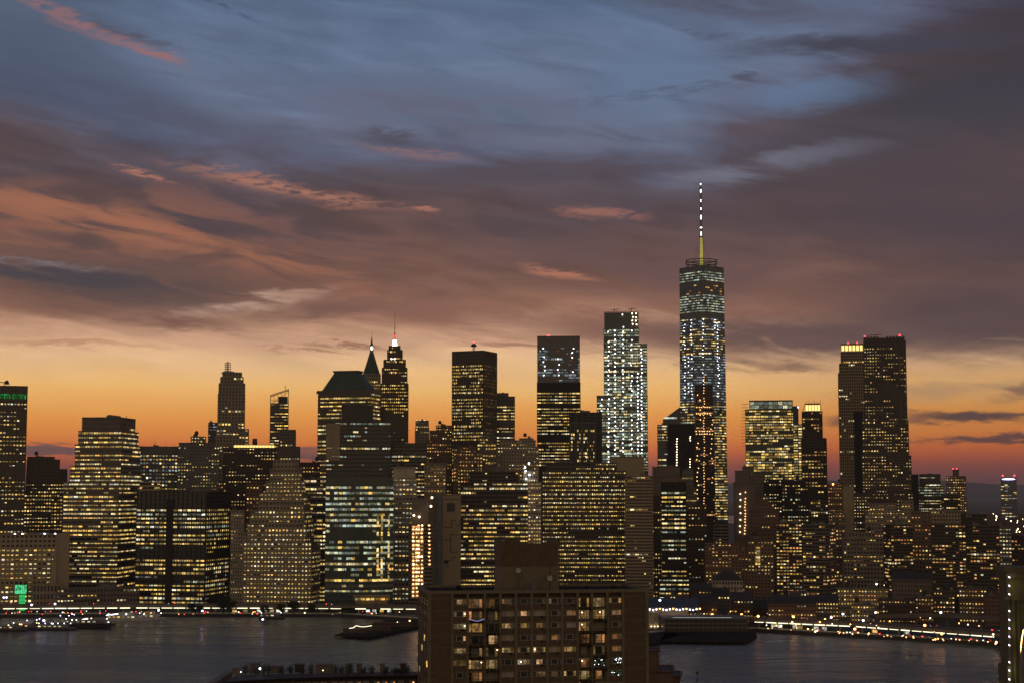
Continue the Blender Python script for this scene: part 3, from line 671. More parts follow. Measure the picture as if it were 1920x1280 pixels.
# construction tower
t = T('concrete tower under construction washed by orange work lights', 1338, [(767, 812, 985), (772, 804, 935, dict(sty='blank'))], 'line', 'granite', 'black', D=20, lit=0, fh=3.3, bay=3., plant=0, name='construction_tower', cat='construction tower')
y = 984
while y < 1118:
    for i, x in enumerate((775, 781, 785, 791, 805)):
        if x == 805 and y > 1065: continue
        if random.random() < .88:
            r_ = random.uniform(.4, .75); inst('work_light', LAMP['amber' if random.random() < .7 else 'warm'], t.root, t.L(x + random.uniform(-.6, .6), y, 1.1), 0, (r_ * 1.4, .4, r_))
        if x < 800: inst('lit_bay', MAT_MESH['amber'] if 0 else PAL['o'], t.root, t.L(x, y + 2, .2), 0, (2.1, .2, 1.8))
    y += 7.3
mb = MB(); a, b = t.L(769, 1120, 2), t.L(769, 980, 2)
for dx in (-.8, .8): mb.bar((a.x + dx, a.y, a.z), (b.x + dx, b.y, b.z), .14)
for k in range(24):
    z = a.z + (b.z - a.z) * k / 24; z2 = a.z + (b.z - a.z) * (k + 1) / 24; mb.bar((a.x - .8, a.y, z), (a.x + .8, a.y, z2), .1); mb.bar((a.x - .8, a.y, z), (a.x + .8, a.y, z), .1)
t.part('hoist_mast', mb, 'rust')
for x, y in ((776, 965), (786, 968), (810, 932), (808, 948)): inst('work_light', LAMP['warm'], t.root, t.L(x, y, 1), 0, (.9, .6, .9))
# windowless exchange
t = T('windowless concrete exchange tower with a maze of dark grooves', 1400, [(832, 862, 1060), (812, 862, 927)], 'blank', 'tan_concrete', D=34, plant=0, name='exchange_tower', cat='exchange tower') if 0 else T('windowless concrete exchange tower with a maze of dark grooves', 1400, [(810, 864, 928)], 'blank', 'tan_concrete', D=34, plant=0, name='exchange_tower', cat='exchange tower')
c1, c2 = t.L(811, 930), t.L(831, 930); rr = (c2.x - c1.x) / 2
t.part('stair_drum', MB().lathe((c1.x + c2.x) / 2, t.v0 + 1, [(rr, 0), (rr, t.top + 1.5)], 20), 'grey_panel')
gr = MB()
def groove(pts):
    for (xa, ya), (xb, yb) in zip(pts, pts[1:]):
        a, b = t.L(xa, ya), t.L(xb, yb); w_ = .28
        gr.box(min(a.x, b.x) - w_, max(a.x, b.x) + w_, t.v0 - .12, t.v0 + .05, min(a.z, b.z) - w_, max(a.z, b.z) + w_)
for p in ([(833, 988), (847, 988), (847, 975), (854, 975)], [(855, 984), (861, 984), (861, 980)], [(833, 1011), (845, 1011), (845, 1034), (858, 1034)], [(845, 1011), (845, 1001), (857, 1001)], [(840, 1050), (848, 1050), (848, 1044), (855, 1044)], [(833, 1062), (840, 1062), (840, 1055), (833, 1050)], [(833, 935), (862, 935)]): groove(p)
t.part('grooves', gr, 'black')
q = MB(); a, b = t.L(838, 942), t.L(853, 958); q.box(a.x, b.x, t.v0 - .2, t.v0 + .1, b.z, a.z); t.part('dark_panel', q, 'dark_metal')
# slab with corner
t = T('tall dark slab tower turned to show two faces with an aerial on its roof', 1780, [(848, 932, 658)], 'vert', 'bronze', 'glass', phi=25, fr=.31, fh=3.9, bay=2.3, lit=.50, pal='yyyw', run=7, dens=[(655, 682, 0), (683, 690, .8), (740, 749, .03)], ybot=905, plant=0)
cx, cy = t.u0 * .1 + t.u1 * .9 - 16, (t.v0 + t.v1) / 2; mb = MB()
for k in range(5):
    z = t.top + k * 2.2
    for sx in (-1, 1): mb.bar((cx + sx * 1.6, cy, z), (cx - sx * 1.6, cy, z + 2.2), .35)
mb.lathe(cx, cy, [(3, t.top + 7), (3.4, t.top + 8), (3, t.top + 9), (1, t.top + 10.5)], 10); o = t.part('aerial', mb, 'dark_metal'); inst('beacon_lamp', LAMP['red'], o, (cx, cy, t.top + 12), 0, (.8, .8, .8))
T('black office tower tucked behind the two faced slab tower', 1960, [(928, 965, 744), (932, 953, 737)], 'rib', 'dark_metal', D=30, lit=.6, pal='yyyw', run=7, dens=[(735, 760, 0)], ybot=850, bay=2.8, fh=3.9)
T('brown setback block with a lit cornice right of the black office tower', 1700, [(928, 1010, 838), (938, 1004, 826), (974, 1000, 822)], 'res', 'stone', D=30, lit=.36, pal='yyw', ybot=935, dens=[(824, 834, .6)])
T('narrow pale block crowned by white floodlit terraces', 1600, [(978, 1015, 905), (982, 1008, 884)], 'grid', 'pale_concrete', D=22, lit=.45, pal='ww', ybot=1010, bay=2.6).dots(992, 868, 900, 7, 'white', .9, 9)
T('old red stone tower low in front of the two faced slab tower', 1640, [(850, 905, 850), (858, 893, 838)], 'res', 'brick', D=30, lit=.42, pal='yyo', ybot=900, wscale=1.1)
T('slim grey stepped tower in front of the two faced slab tower', 1660, [(895, 930, 832), (899, 926, 822)], 'vert', 'granite', D=24, lit=.3, pal='yy', ybot=900)

# glass pair
t = T('tall grey glass tower with white work lights in its upper floors', 2350, [(1007.5, 1087, 631)], 'glass', 'grey_glass', 'grey_glass', D=50, lit=.3, pal='cc', fh=4.1, dens=[(630, 650, 0)], ybot=735, plant=0)
for x in (1020, 1047, 1074): t.dots(x, 653, 712, 8.5 if x != 1047 else 10, 'white', .8, 1.6, p=.65)
for x in (1046, 1070): t.dots(x, 658, 700, 9, 'red', .22, .4, p=.7)
t.beacon(1028, 630, 'red', 2.2)
t = T('black office tower standing in front of the grey glass tower', 2080, [(1007, 1088, 718)], 'rib', 'black', 'black', D=40, lit=.72, pal='yyyw', run=10, dens=[(715, 738, 0), (820, 828, .02)], ybot=875, plant=0, fh=4.2, bay=3.2, floorvar=1.2)
t = T('dark tower with a pale pinstriped front below the construction work lights', 1750, [(1068, 1128, 774)], 'vert', 'dark_metal', 'black', D=36, lit=0, plant=1, bay=8)
a, b = t.L(1070, 793), t.L(1116, 870); mb = MB(); n = 12
for i in range(n + 1): x = a.x + (b.x - a.x) * i / n; mb.box(x - .35, x + .35, t.v0 - 1.4, t.v0 - .5, 0, a.z)
mb.box(a.x - .5, b.x + .5, t.v0 - 1.5, t.v0 - .4, a.z, a.z + 1.2); t.part('pinstripe_front', mb, 'grey_panel')
for y in range(800, 865, 7):
    for i in range(n):
        if random.random() < (.75 if y > 805 else 0) * random.choice([1, 1, .4]): x = a.x + (b.x - a.x) * (i + .5) / n; inst('window', PAL[random.choice('yyw')], t.root, (x, t.v0 - .6, t.L(1090, y).z), 0, (1.7, .15, 2.1))

# tower under construction, blazing with white work lights
t = T('unfinished glass tower blazing with columns of white work lights', 2250, [(1119, 1214, 742, dict(dk=1)), (1132, 1213, 646, dict(dk=1)), (1132, 1198, 616), (1133, 1197, 586, dict(sty='glass', lit=0))], 'glass', 'grey_glass', 'green_glass', D=56, lit=.85, pal='gggw', run=4, fh=4.1, bay=3.4, ybot=880, plant=0, dens=[(584, 614, .04), (700, 708, .1), (840, 848, .2)], floorvar=.8)
for x, a, b, c in ((1141, 622, 870, 9), (1153, 620, 870, 8.5), (1168, 590, 860, 8), (1184, 620, 860, 9), (1196, 700, 850, 7), (1203, 655, 850, 6.5), (1128, 748, 850, 10)): t.dots(x, a, b, c, 'white', .8, 1.0, p=.9)
for x in (1186, 1193): t.dots(x, 588, 612, 7, 'warm', .9, 1)
mb = MB()
for i in range(9):
    x = t.u0 + (t.u1 - t.u0) * i / 8; mb.bar((x, t.v0 + 1, t.top), (x, t.v0 + 1, t.top + random.choice([2, 4, 6, 3])), .45)
mb.bar((t.u0, t.v0 + 1, t.top + 2.2), (t.u1, t.v0 + 1, t.top + 2.2), .35); t.part('unfinished_frame', mb, 'dark_metal')
for xx, hh_ in ((.3, 7), (.8, 8)):
    x = t.u0 + (t.u1 - t.u0) * xx; mb = MB().bar((x, t.v0 + 6, t.top), (x, t.v0 + 6, t.top + hh_), .6).bar((x - 5, t.v0 + 6, t.top + hh_ - 2), (x + 6, t.v0 + 6, t.top + hh_ - .5), .45); t.part('hoist_crane', mb, 'dark_metal')

# ------------------------------------------------------------------ one tall tapered tower with the spire
def tapered():
    Y = 2320; C = at(1317.5, 700, Y + 32); az = math.atan2(C.x, C.y); C.z = GZ
    r = empty('tapered_skyscraper', C, -az); tag(r, 'tallest skyscraper with tapering triangular glass faces and a lit spire', 'skyscraper')
    zz = lambda y: at(1317, y, Y + (32 if y < 498 else 8)).z - GZ
    zt = zz(499); zb = 56.; hb = 33.2; ht = 31.6; rot = R(2)
    def octo(z):                                    # section between the base square and the turned top square
        k = max(0, min(1, (z - zb) / (zt - zb)))
        A = [(-hb, -hb), (hb, -hb), (hb, hb), (-hb, hb)]; B = [(2.2, -ht), (ht, 0), (0, ht), (-ht, 0)]
        out = []
        for i in range(4):                          # lerp corner to both neighbours of the top square
            p = A[i]; q0, q1 = B[(i - 1) % 4], B[i]
            out.append((p[0] + (q0[0] - p[0]) * k, p[1] + (q0[1] - p[1]) * k)); out.append((p[0] + (q1[0] - p[0]) * k, p[1] + (q1[1] - p[1]) * k))
        return out
    vs = [(*p, zb) for p in [(-hb, -hb), (hb, -hb), (hb, hb), (-hb, hb)]] + [(*p, zt) for p in [(2.2, -ht), (ht, 0), (0, ht), (-ht, 0)]]
    fs = [(0, 1, 4), (1, 2, 5), (2, 3, 6), (3, 0, 7), (1, 5, 4), (2, 6, 5), (3, 7, 6), (0, 4, 7), (4, 5, 6, 7)]
    mb = MB().add(vs, fs); mb.box(-hb, hb, -hb, hb, 0, zb); mb.build('glazing', 'blue_glass', r)
    mb = MB(); n = 96; fh = (zt - zb) / n
    for i in range(n):
        z = zb + i * fh; p = octo(z + fh / 2); s_ = 1.008; q = [(a * s_, b * s_) for a, b in p]; mb.prism(q, z, z + fh * .16)
    mb.build('floor_edges', 'dark_metal', r)
    e = MB()
    for a, b in ((0, 4), (1, 4), (1, 5), (0, 7)): e.bar(vs[a], vs[b], .45)
    for a, b in ((4, 5), (5, 6), (6, 7), (7, 4)): e.bar(vs[a], vs[b], .6)
    e.build('corner_ribs', 'dark_metal', r)
    W = Wins()
    for i in range(n - 2):
        z = zb + (i + .62) * fh; y = 925 - (z + GZ - H) / Y * F
        if 507 < y < 527: d, pal, run = .97, 'g', 1
        elif 553 < y < 586: d, pal, run = .95, 'g', 1
        elif 527 < y < 553: d, pal, run = .12, 'o', 0
        elif y < 508: continue
        elif 586 < y < 594: d, pal, run = .05, 'c', 0
        elif y < 622: d, pal, run = .7, 'cccw', 0
        elif y < 668: d, pal, run = random.choice([.7, .3, .9, .45]), 'yywc', 0
        elif y < 755: d, pal, run = .85, 'cccg', 0  # dense cool windows added for the even pale glow of the glass
        elif y < 800: d, pal, run = random.choice([.9, .6, .8]), 'wyyg', 0
        else: d, pal, run = .75, 'yyw', 0
        p = octo(z)
        for a, b in ((0, 1), (1, 2), (2, 3), (7, 0)):
            # vertex order: 0,1 belong to corner A0; face (1->2) is the front one
            P, Q = p[a], p[b]; w = math.hypot(Q[0] - P[0], Q[1] - P[1])
            if w < 2: continue
            nb = max(1, round(w / 4.6)); bw = w / nb; rz = math.atan2(Q[1] - P[1], Q[0] - P[0])
            nx, ny = math.sin(rz), -math.cos(rz)
            if ny > .3: continue
            fp = random.choice(pal)
            for j in range(nb):
                if random.random() < d:
                    t_ = (j + .5) / nb; W.add((P[0] + (Q[0] - P[0]) * t_ + nx * .35, P[1] + (Q[1] - P[1]) * t_ + ny * .35, z), rz, bw * .9, fh * .42, fp)
    W.build(r)
    def dots(px, y0, y1, st, k, col='white', rad=.55):
        y = y0
        while y < y1:
            x = (px - 1317.5) / F * Y; z = zz(y); pp = octo(z)
            # distance to the front hull at this x
            best = 99
            for a in range(8):
                P, Q = pp[a], pp[(a + 1) % 8]
                if min(P[0], Q[0]) - .01 <= x <= max(P[0], Q[0]) + .01 and abs(Q[0] - P[0]) > .1:
                    yy = P[1] + (Q[1] - P[1]) * (x - P[0]) / (Q[0] - P[0]); best = min(best, yy)
            if best < 50 and random.random() < k: inst('work_light', LAMP[col], r, (x + random.uniform(-.8, .8), best - .9, z), 0, (rad, .6, rad))
            y += st * random.uniform(.85, 1.15)
    dots(1284, 600, 750, 6.5, .8); dots(1297, 600, 750, 6.5, .7); dots(1319, 600, 800, 7, .85); dots(1346, 600, 750, 6.5, .8); dots(1341, 600, 625, 6, .8)
    dots(1291, 670, 735, 7, .6); dots(1349, 670, 720, 8, .5)
    # crown, communication rings and spire
    R_ = 22.; cz = zt
    mb = MB()
    for k, z in enumerate((3, 7.2, 11)):
        rr_ = (21.5, 23, 22.5)[k]
        for i in range(24):
            a, b = i / 24 * 6.2832, (i + 1) / 24 * 6.2832; mb.bar((rr_ * math.cos(a), rr_ * math.sin(a), cz + z), (rr_ * math.cos(b), rr_ * math.sin(b), cz + z), .75)
    for i in range(12):
        a = i / 12 * 6.2832; mb.bar((21 * math.cos(a), 21 * math.sin(a), cz), (22.5 * math.cos(a), 22.5 * math.sin(a), cz + 11.5), .35)
    mb.build('antenna_ring', 'dark_metal', r)
    mb = MB()
    for i in range(6): a = i / 6 * 6.2832 + .3; mb.bar((12 * math.cos(a), 12 * math.sin(a), cz + 10), (2 * math.cos(a), 2 * math.sin(a), zz(445)), .18)
    mb.build('guy_cables', 'steel', r)
    b0 = MB().lathe(0, 0, [(2.6, cz), (2.4, zz(470)), (1.9, zz(445))], 10).build('spire_base', 'spire_floodlit', r)  # glowing surface stands in for floodlight on the spire base
    mb = MB()
    for k in range(8):
        a = k / 8 * 6.2832; mb.bar((3.6 * math.cos(a), 3.6 * math.sin(a), cz), (2.5 * math.cos(a), 2.5 * math.sin(a), zz(445)), .2)
    for k in range(6):
        z = cz + (zz(445) - cz) * k / 6; rr_ = 3.7 - k * .18
        for i in range(8): a, b = i / 8 * 6.2832, (i + 1) / 8 * 6.2832; mb.bar((rr_ * math.cos(a), rr_ * math.sin(a), z), (rr_ * math.cos(b), rr_ * math.sin(b), z), .18)
    mb.build('spire_lattice', 'steel', r)
    inst('green_light', LAMP['green'], b0, (0, -3.9, zz(457)), 0, (1, .5, 1.2))
    sp = MB(); z = zz(445); ys = [445, 425, 407, 392, 374, 359, 345, 336]
    sp.lathe(0, 0, [(3.4, zz(446)), (3.4, zz(443)), (2, zz(442)), (2, zz(418)), (1.7, zz(395)), (1.5, zz(372)), (1.1, zz(350)), (.5, zz(342)), (.1, zz(334))], 8)
    for y in (427, 410, 378, 353): sp.lathe(0, 0, [(2.7, zz(y)), (2.7, zz(y - 1.2))], 8)
    m_ = sp.build('spire', 'steel', r)
    for y, w, h in ((439, 1.5, 4.2), (427, 3.1, 1.5), (408, 1.8, 4), (392, 1.1, 2.2), (377, 1.8, 2.2), (359, 1.6, 3.2), (346, 1.7, 1.6)):
        inst('spire_light', LAMP['white'], m_, (0, -2.1, zz(y)), 0, (w * .5, .35, h * .85))
    return r
tapered()
def gull(px, py, Y, span, name, label):
    c = at(px, py, Y); s = span / 2
    o = MB().add([(-s, .0, s * .45), (-s * .4, -s * .1, s * .25), (0, -.15 * s, 0), (s * .4, -s * .1, -s * .1), (s, 0, -s * .5), (s * .4, s * .25, -s * .1), (0, s * .3, 0), (-s * .4, s * .25, s * .25),
                  (0, -.5 * s, -.03 * s), (0, .05 * s, .12 * s), (0, .05 * s, -.14 * s), (0, .6 * s, 0)],
                 [(0, 1, 7), (1, 2, 6, 7), (2, 3, 5, 6), (3, 4, 5), (8, 2, 9), (8, 10, 2), (2, 10, 6), (2, 6, 9), (9, 6, 11), (10, 11, 6)]).build(name, 'black')
    o.location = c; tag(o, label, 'bird')
gull(1265, 683, 900, 5.2, 'bird', 'dark bird gliding just left of the tallest skyscraper')
gull(176, 754, 900, 1.6, 'bird', 'tiny dark bird in the orange sky above the chamfered tower')
# ------------------------------------------------------------------ right of centre
t = T('tower under construction glowing orange in front of the tallest skyscraper', 2080, [(1301, 1339, 800), (1303, 1336, 722)], 'line', 'bronze', 'black', D=26, lit=.12, pal='oo', fh=4., bay=3., ybot=1010, plant=0, dens=[(720, 750, .02), (760, 765, .9), (773, 778, .9), (806, 814, .95), (860, 1000, .12)], name='construction_tower', cat='construction tower')
t.dots(1320, 706, 960, 5.2, 'amber', .55, .9, p=.8)
for y in (763, 775, 808, 813):
    for x in range(1306, 1336, 5): inst('work_light', LAMP['amber'], t.root, t.L(x + random.uniform(-1, 1), y, 1), 0, (.8, .4, .5))
t.dots(1308, 822, 940, 8, 'amber', .7, 2., p=.6); t.dots(1334, 760, 950, 9, 'amber', .6, 3., p=.6); t.dots(1312, 730, 800, 9, 'orange', .45, 4., p=.7)
t.part('hoist_rail', MB().bar((t.L(1320, 720).x, t.v0 - .7, 0), (t.L(1320, 720).x, t.v0 - .7, t.top + 6), .4), 'dark_metal')
t = T('tower with a single pitched glass roof left of the tallest skyscraper', 2250, [(1243, 1276, 796)], 'glass', 'dark_metal', 'green_glass', D=30, lit=.1, plant=0, ybot=800)
z1, z0_ = t.L(1273, 762).z, t.L(1243, 786).z
mb = MB().add([(t.u0, t.v0, t.top), (t.u1, t.v0, t.top), (t.u1, t.v1, t.top), (t.u0, t.v1, t.top), (t.u0, t.v0, z0_), (t.u1, t.v0, z1), (t.u1, t.v1, z1), (t.u0, t.v1, z0_)], [(0, 3, 2, 1), (4, 5, 6, 7), (0, 1, 5, 4), (1, 2, 6, 5), (2, 3, 7, 6), (3, 0, 4, 7)]); t.part('pitched_roof', mb, 'green_glass')
for k in range(12):
    l = t.L(1245 + k * 2.1, 783); inst('sign_light', PAL['b'], t.root, (l.x, t.v0 - .3, l.z), 0, (1.1, .3, 2.2))
T('narrow apartment tower edged with projecting balconies', 2000, [(1233, 1253, 797)], 'line', 'grey_panel', 'grey_glass', D=22, lit=.5, pal='wwy', fh=3.6, ybot=880, name='apartment_tower', cat='apartment tower')
t = T('plain black slab tower just left of the tallest skyscraper', 1900, [(1252, 1301, 796)], 'vert', 'black', 'black', D=22, lit=0, bay=6, plant=0)
t.dots(1269, 822, 875, 5, 'warm', .7, .5); t.dots(1294, 818, 828, 3.5, 'warm', .6); t.dots(1294, 860, 880, 5, 'warm', .6)
T('blank sand coloured block under the blazing unfinished tower', 1700, [(1143, 1208, 857)], 'blank', 'tan_concrete', D=26, plant=2)
# dark chamfered office block
T('broad dark office block of tiny window grids right of the windowless exchange', 1460, [(1017, 1173, 884, ), (1024, 1156, 868, dict(lit=.3))], 'grid', 'bronze', 'black', D=50, fh=4.05, bay=2.15, lit=.85, pal='yyyyw', run=5, dens=[(866, 878, .3), (990, 1008, .4)], floorvar=.6, ybot=1115, plant=1, wscale=1.1)
T('dark ribbon windowed office block behind the brick rooftop cabin', 1450, [(864, 990, 905), (880, 972, 885)], 'rib', 'bronze', 'black', D=40, fh=4., bay=2.6, lit=.62, pal='yyyw', run=5, dens=[(880, 900, .3), (1010, 1110, .92)], ybot=1110, plant=1)
T('slim pale block of lit bays squeezed between the two dark office blocks', 1448, [(990, 1014, 905)], 'grid', 'pale_concrete', D=20, lit=.8, pal='ywy', bay=2.6, fh=3.4, ybot=1015, wscale=1.1)
T('pale banded residential tower with few lights beside the dark grid block', 1400, [(1172, 1223, 893)], 'line', 'tan_concrete', 'bronze', D=30, fh=2.9, bay=2.2, lit=.10, pal='yyw', ybot=1130, floorvar=0, name='apartment_tower', cat='apartment tower')
t = T('brown topped tower of yellow ribbon windows and rounded foot', 1395, [(1237, 1292, 1085), (1240, 1286, 905)], 'rib', 'black', 'black', D=34, fh=4., bay=2.9, lit=.62, pal='yygw', run=5, dens=[(895, 918, 0)], ybot=1122, plant=0, floorvar=1.2)
t.part('roof_house', MB().box(t.u0 + 1, t.u1 - 3, t.v0 + 1, t.v1 - 2, t.top + .3, t.top + 5), 'brick')
T('grey stepped block behind the brown topped ribbon tower', 1600, [(1218, 1276, 894), (1223, 1275, 876)], 'blank', 'granite', D=25)
T('grey concrete block with a long lit shelf window', 1560, [(1274, 1306, 915), (1280, 1300, 880)], 'rib', 'grey_panel', D=22, lit=.15, pal='wy', dens=[(933, 940, .95)], ybot=960)
T('thin dark residential tower at the foot of the tallest skyscraper', 1500, [(1290, 1325, 950)], 'res', 'dark_brick', D=22, lit=.35, pal='ygy', ybot=1120, fh=3.3, name='apartment_tower', cat='apartment tower')
T('bronze office block wedged below the orange construction tower', 1850, [(1338, 1366, 985)], 'rib', 'tan_concrete', D=22, lit=.2, ybot=1020)
t = T('brown stone blind slab with one column of amber lights', 1620, [(1375, 1416, 905), (1378, 1402, 883)], 'blank', 'granite', D=24, plant=1)
t.dots(1397, 922, 1000, 5.5, 'amber', .6, .8, p=.85); t.dots(1388, 925, 1000, 12, 'warm', .6, .5); 
T('slim brick tower with a black water tank house', 1560, [(1405, 1460, 958), (1412, 1452, 945), (1420, 1440, 932)], 'res', 'brick', D=26, lit=.12, ybot=1020, name='apartment_tower', cat='apartment tower')
T('hulking dark stone block before the green topped glass block', 1720, [(1388, 1434, 892), (1392, 1412, 876)], 'res', 'granite', D=26, lit=.04, ybot=930)
# green topped glass block
t = T('broad glass office block with a pale green lit top and sunshade fins', 2280, [(1397, 1487, 768), (1405, 1486, 751, dict(lit=0))], 'glass', 'dark_metal', 'green_glass', D=45, fh=4., bay=3., lit=.72, pal='yyyyw', run=7, dens=[(750, 766, 0), (826, 850, .35)], ybot=960, plant=0, floorvar=.9, skip=None)
a, b = t.L(1405.5, 752), t.L(1485.5, 766)
for r_ in range(2):
    for i in range(9):
        w_ = (b.x - a.x) / 9; inst('crown_panel', PAL['g'], t.root, (a.x + w_ * (i + .5), t.v0 - .2, b.z + (a.z - b.z) * (r_ + .5) / 2), 0, (w_ * .9, .2, (a.z - b.z) * .42))
mb = MB(); 
for y in range(757, 840, 6): l = t.L(1396, y); mb.box(l.x - 4.5, l.x + 5, t.v0 - .5, t.v0 + 6, l.z, l.z + .3)
t.part('sunshade_fins', mb, 'dark_metal')
T('brightly lit yellow glass annex on the right of the green topped block', 2350, [(1486, 1506, 796)], 'glass', 'dark_metal', 'glass', D=30, lit=.97, pal='yyw', fh=4.2, bay=4, floorvar=0, ybot=900, plant=0)
T('plain dark tower peering over the yellow glass annex', 2500, [(1484, 1497, 762)], 'blank', 'dark_metal', D=20, plant=0).dots(1496, 763, 764, 3, 'white', 1)
t = T('dark masonry tower crowned by a golden floodlit lantern', 2000, [(1503, 1549, 822), (1504, 1541, 772)], 'vert', 'bronze', 'black', D=34, fh=4., bay=4., lit=.16, pal='yyo', dens=[(850, 900, .4)], ybot=990, plant=0, colvar=.9)
a, b = t.L(1510, 770), t.L(1538, 755); cy = (t.v0 + t.v1) / 2; w_ = b.x - a.x
t.part('lantern', MB().box(a.x, b.x, cy - w_ / 2, cy + w_ / 2, t.top, b.z), 'bronze')
for i in range(5): MB().box(-1.5, 1.5, -.2, .2, -3.6, 3.6).build('lantern_light', 'crown_gold', t.root, (a.x + w_ * (i + .5) / 5, cy - w_ / 2 - .3, (t.top + b.z) / 2))
mb = MB()
for i in range(6): x = a.x + w_ * i / 5; mb.bar((x, cy - w_ / 2, t.top), (x, cy - w_ / 2, b.z + (3.5 if i % 2 else 1.5)), .3)
for sx in (0, 1): mb.bar((t.u0 + sx * (t.u1 - t.u0), cy, t.top), (a.x if not sx else b.x, cy, b.z), .35)
t.part('lantern_ribs', mb, 'bronze')
T('narrow brick tower topped by three orange roof lamps', 1900, [(1552, 1578, 908)], 'res', 'brick', D=22, lit=.5, pal='oyo', ybot=1080, name='apartment_tower', cat='apartment tower').dots(1560, 907, 909, 4, 'orange', 1., 6)
# pair of tall residential towers
t = T('tall beige tower with a golden floodlit crown beside the wavy tower', 1900, [(1572, 1625, 700), (1574, 1624, 682), (1577, 1620, 660, dict(lit=0)), (1577, 1618, 645, dict(sty='blank'))], 'vert', 'tan_concrete', 'black', D=34, fh=3.8, bay=2.9, lit=.07, pal='yww', dens=[(677, 683, .8)], ybot=985, plant=0)
a, b = t.L(1577, 657), t.L(1618, 647)
for i in range(6): MB().box(-1.5, 1.5, -.2, .2, -3.1, 3.1).build('crown_light', 'crown_gold', t.root, (a.x + (b.x - a.x) * (i + .5) / 6, t.v0 - .35, (a.z + b.z) / 2))
for x in (1590, 1607): t.beacon(x, 642)
def wavy():
    Y = 1700; rt = T('tallest residential tower on the right with rippling metal faces', Y, [(1600, 1712, 925), (1616, 1708, 855), (1616, 1703, 790), (1619, 1698, 632)], 'res', 'steel', 'black', D=34, fh=3.4, bay=3.1, lit=.30, pal='yyyw', ybot=1050, plant=0, dens=[(630, 652, 0), (652, 660, .6), (850, 860, .05)], run=3, cap=100, name='residential_skyscraper', cat='skyscraper', wall_rip=1) if 0 else \
        T('tallest residential tower on the right with rippling metal faces', Y, [(1600, 1712, 925), (1616, 1708, 855), (1616, 1703, 790), (1619, 1698, 640)], 'res', 'bronze', 'black', D=34, fh=3.4, bay=3.1, lit=.36, pal='yyyyw', ybot=1050, plant=0, dens=[(630, 651, 0), (652, 660, .6), (850, 860, .05)], run=3, name='residential_skyscraper', cat='skyscraper', colvar=.9)
    # rippling bays
    u0, u1, v0, v1, zb, zt = rt.tb[-1]; mb = MB(); n = 7
    for i in range(n):
        a = u0 + (u1 - u0) * i / n; w = (u1 - u0) / n
        vs = []; fs = []; K = 24
        for k in range(K + 1):
            z = zb + (zt - zb) * k / K; amp = .5 + .5 * math.sin(k * .5 + i * 1.7)
            vs += [(a + w * .80, v0 - .1, z), (a + w * .88 + .3 * math.sin(k * .4 + i), v0 - .8 - 1.2 * amp, z), (a + w * .98, v0 - .1, z)]
            if k: q = (k - 1) * 3; fs += [(q, q + 1, q + 4, q + 3), (q + 1, q + 2, q + 5, q + 4)]
        mb.add(vs, fs)
    rt.part('rippling_fins', mb, 'steel')
    mb = MB(); z1 = rt.L(1650, 630).z
    for i in range(13):
        a = u0 + (u1 - u0) * i / 13
        if i in (5, 6): z = z1 - 2
        else: z = z1
        mb.box(a, a + (u1 - u0) / 13 * .7, v0, v0 + 3, zt, z)
    mb.box(u0 + 1, u1 - 1, v0 + 3, v1, zt, z1 - 1.2); rt.top = z1
    rt.part('crown', mb, 'bronze')
    l = rt.L(1641, 629); rt.part('roof_crane', MB().bar((l.x, v0 + 8, z1 - 2), (l.x, v0 + 8, z1 + 2.5), .5).bar((l.x - 8, v0 + 8, z1 + 2), (l.x + 7, v0 + 8, z1 + 2.8), .4), 'dark_metal')
    rt.beacon(1621, 629); rt.beacon(1687, 628)
wavy()
T('dark glass tower shouldering the beige golden crowned tower', 1800, [(1601, 1618, 773)], 'blank', 'black', D=16, plant=0)
T('ochre lit blank shaft at the foot of the wavy tower', 1640, [(1581, 1600, 912)], 'blank', 'tan_concrete', D=20, plant=1)
T('stone building with arched lights below the wavy tower', 1450, [(1581, 1655, 1010), (1590, 1640, 1000)], 'grid', 'stone', D=30, lit=.15, pal='yy', ybot=1090, dens=[(1040, 1055, .6)])
T('old ornate tower filling the foot of the wavy tower', 1600, [(1622, 1690, 960), (1630, 1680, 945)], 'res', 'stone', D=30, lit=.4, pal='yyo', ybot=1060)
# far right
T('dark flat topped office block of white ribbons on the right horizon', 2500, [(1718, 1769, 912), (1724, 1763, 889, dict(lit=.15))], 'rib', 'dark_metal', D=40, lit=.7, pal='wwg', run=8, ybot=965, fh=4.2, floorvar=.6)
t = T('brick tower topped by a small lantern and twin red beacons', 2300, [(1774, 1811, 893), (1786, 1798, 880, dict(sty='blank'))], 'res', 'brick', D=26, lit=.5, pal='yyo', ybot=960, plant=0, name='apartment_tower', cat='apartment tower'); t.beacon(1787, 880, r=1.1); t.beacon(1794, 880, r=1.1)
T('black block in front of the red beaconed brick tower', 2000, [(1765, 1800, 928)], 'rib', 'black', D=26, lit=.2, ybot=985)
t = T('far off rounded tower with a violet white light band along its top', 5200, [(1876, 1906, 896)], 'glass', 'blue_glass', 'blue_glass', D=70, lit=.16, pal='wcy', fh=5, bay=6, ybot=968, plant=0)
l = t.L(1891, 897.5); inst('top_light_band', LAMP['blue'], t.root, (l.x, t.v0 - 1, l.z), 0, (21, 1.2, 2.)); 
for x in (1880, 1902): t.beacon(x, 892, r=2.6)
T('bulky dark block behind the twin slab of balconied flats', 1900, [(1708, 1722, 890)], 'blank', 'black', D=18, plant=0)
T('red brick apartment slab between the dark balcony blocks', 1420, [(1708, 1745, 960)], 'res', 'brick', D=22, lit=.12, pal='yo', ybot=1060, name='apartment_block', cat='apartment block', dens=[(1020, 1055, .4)])
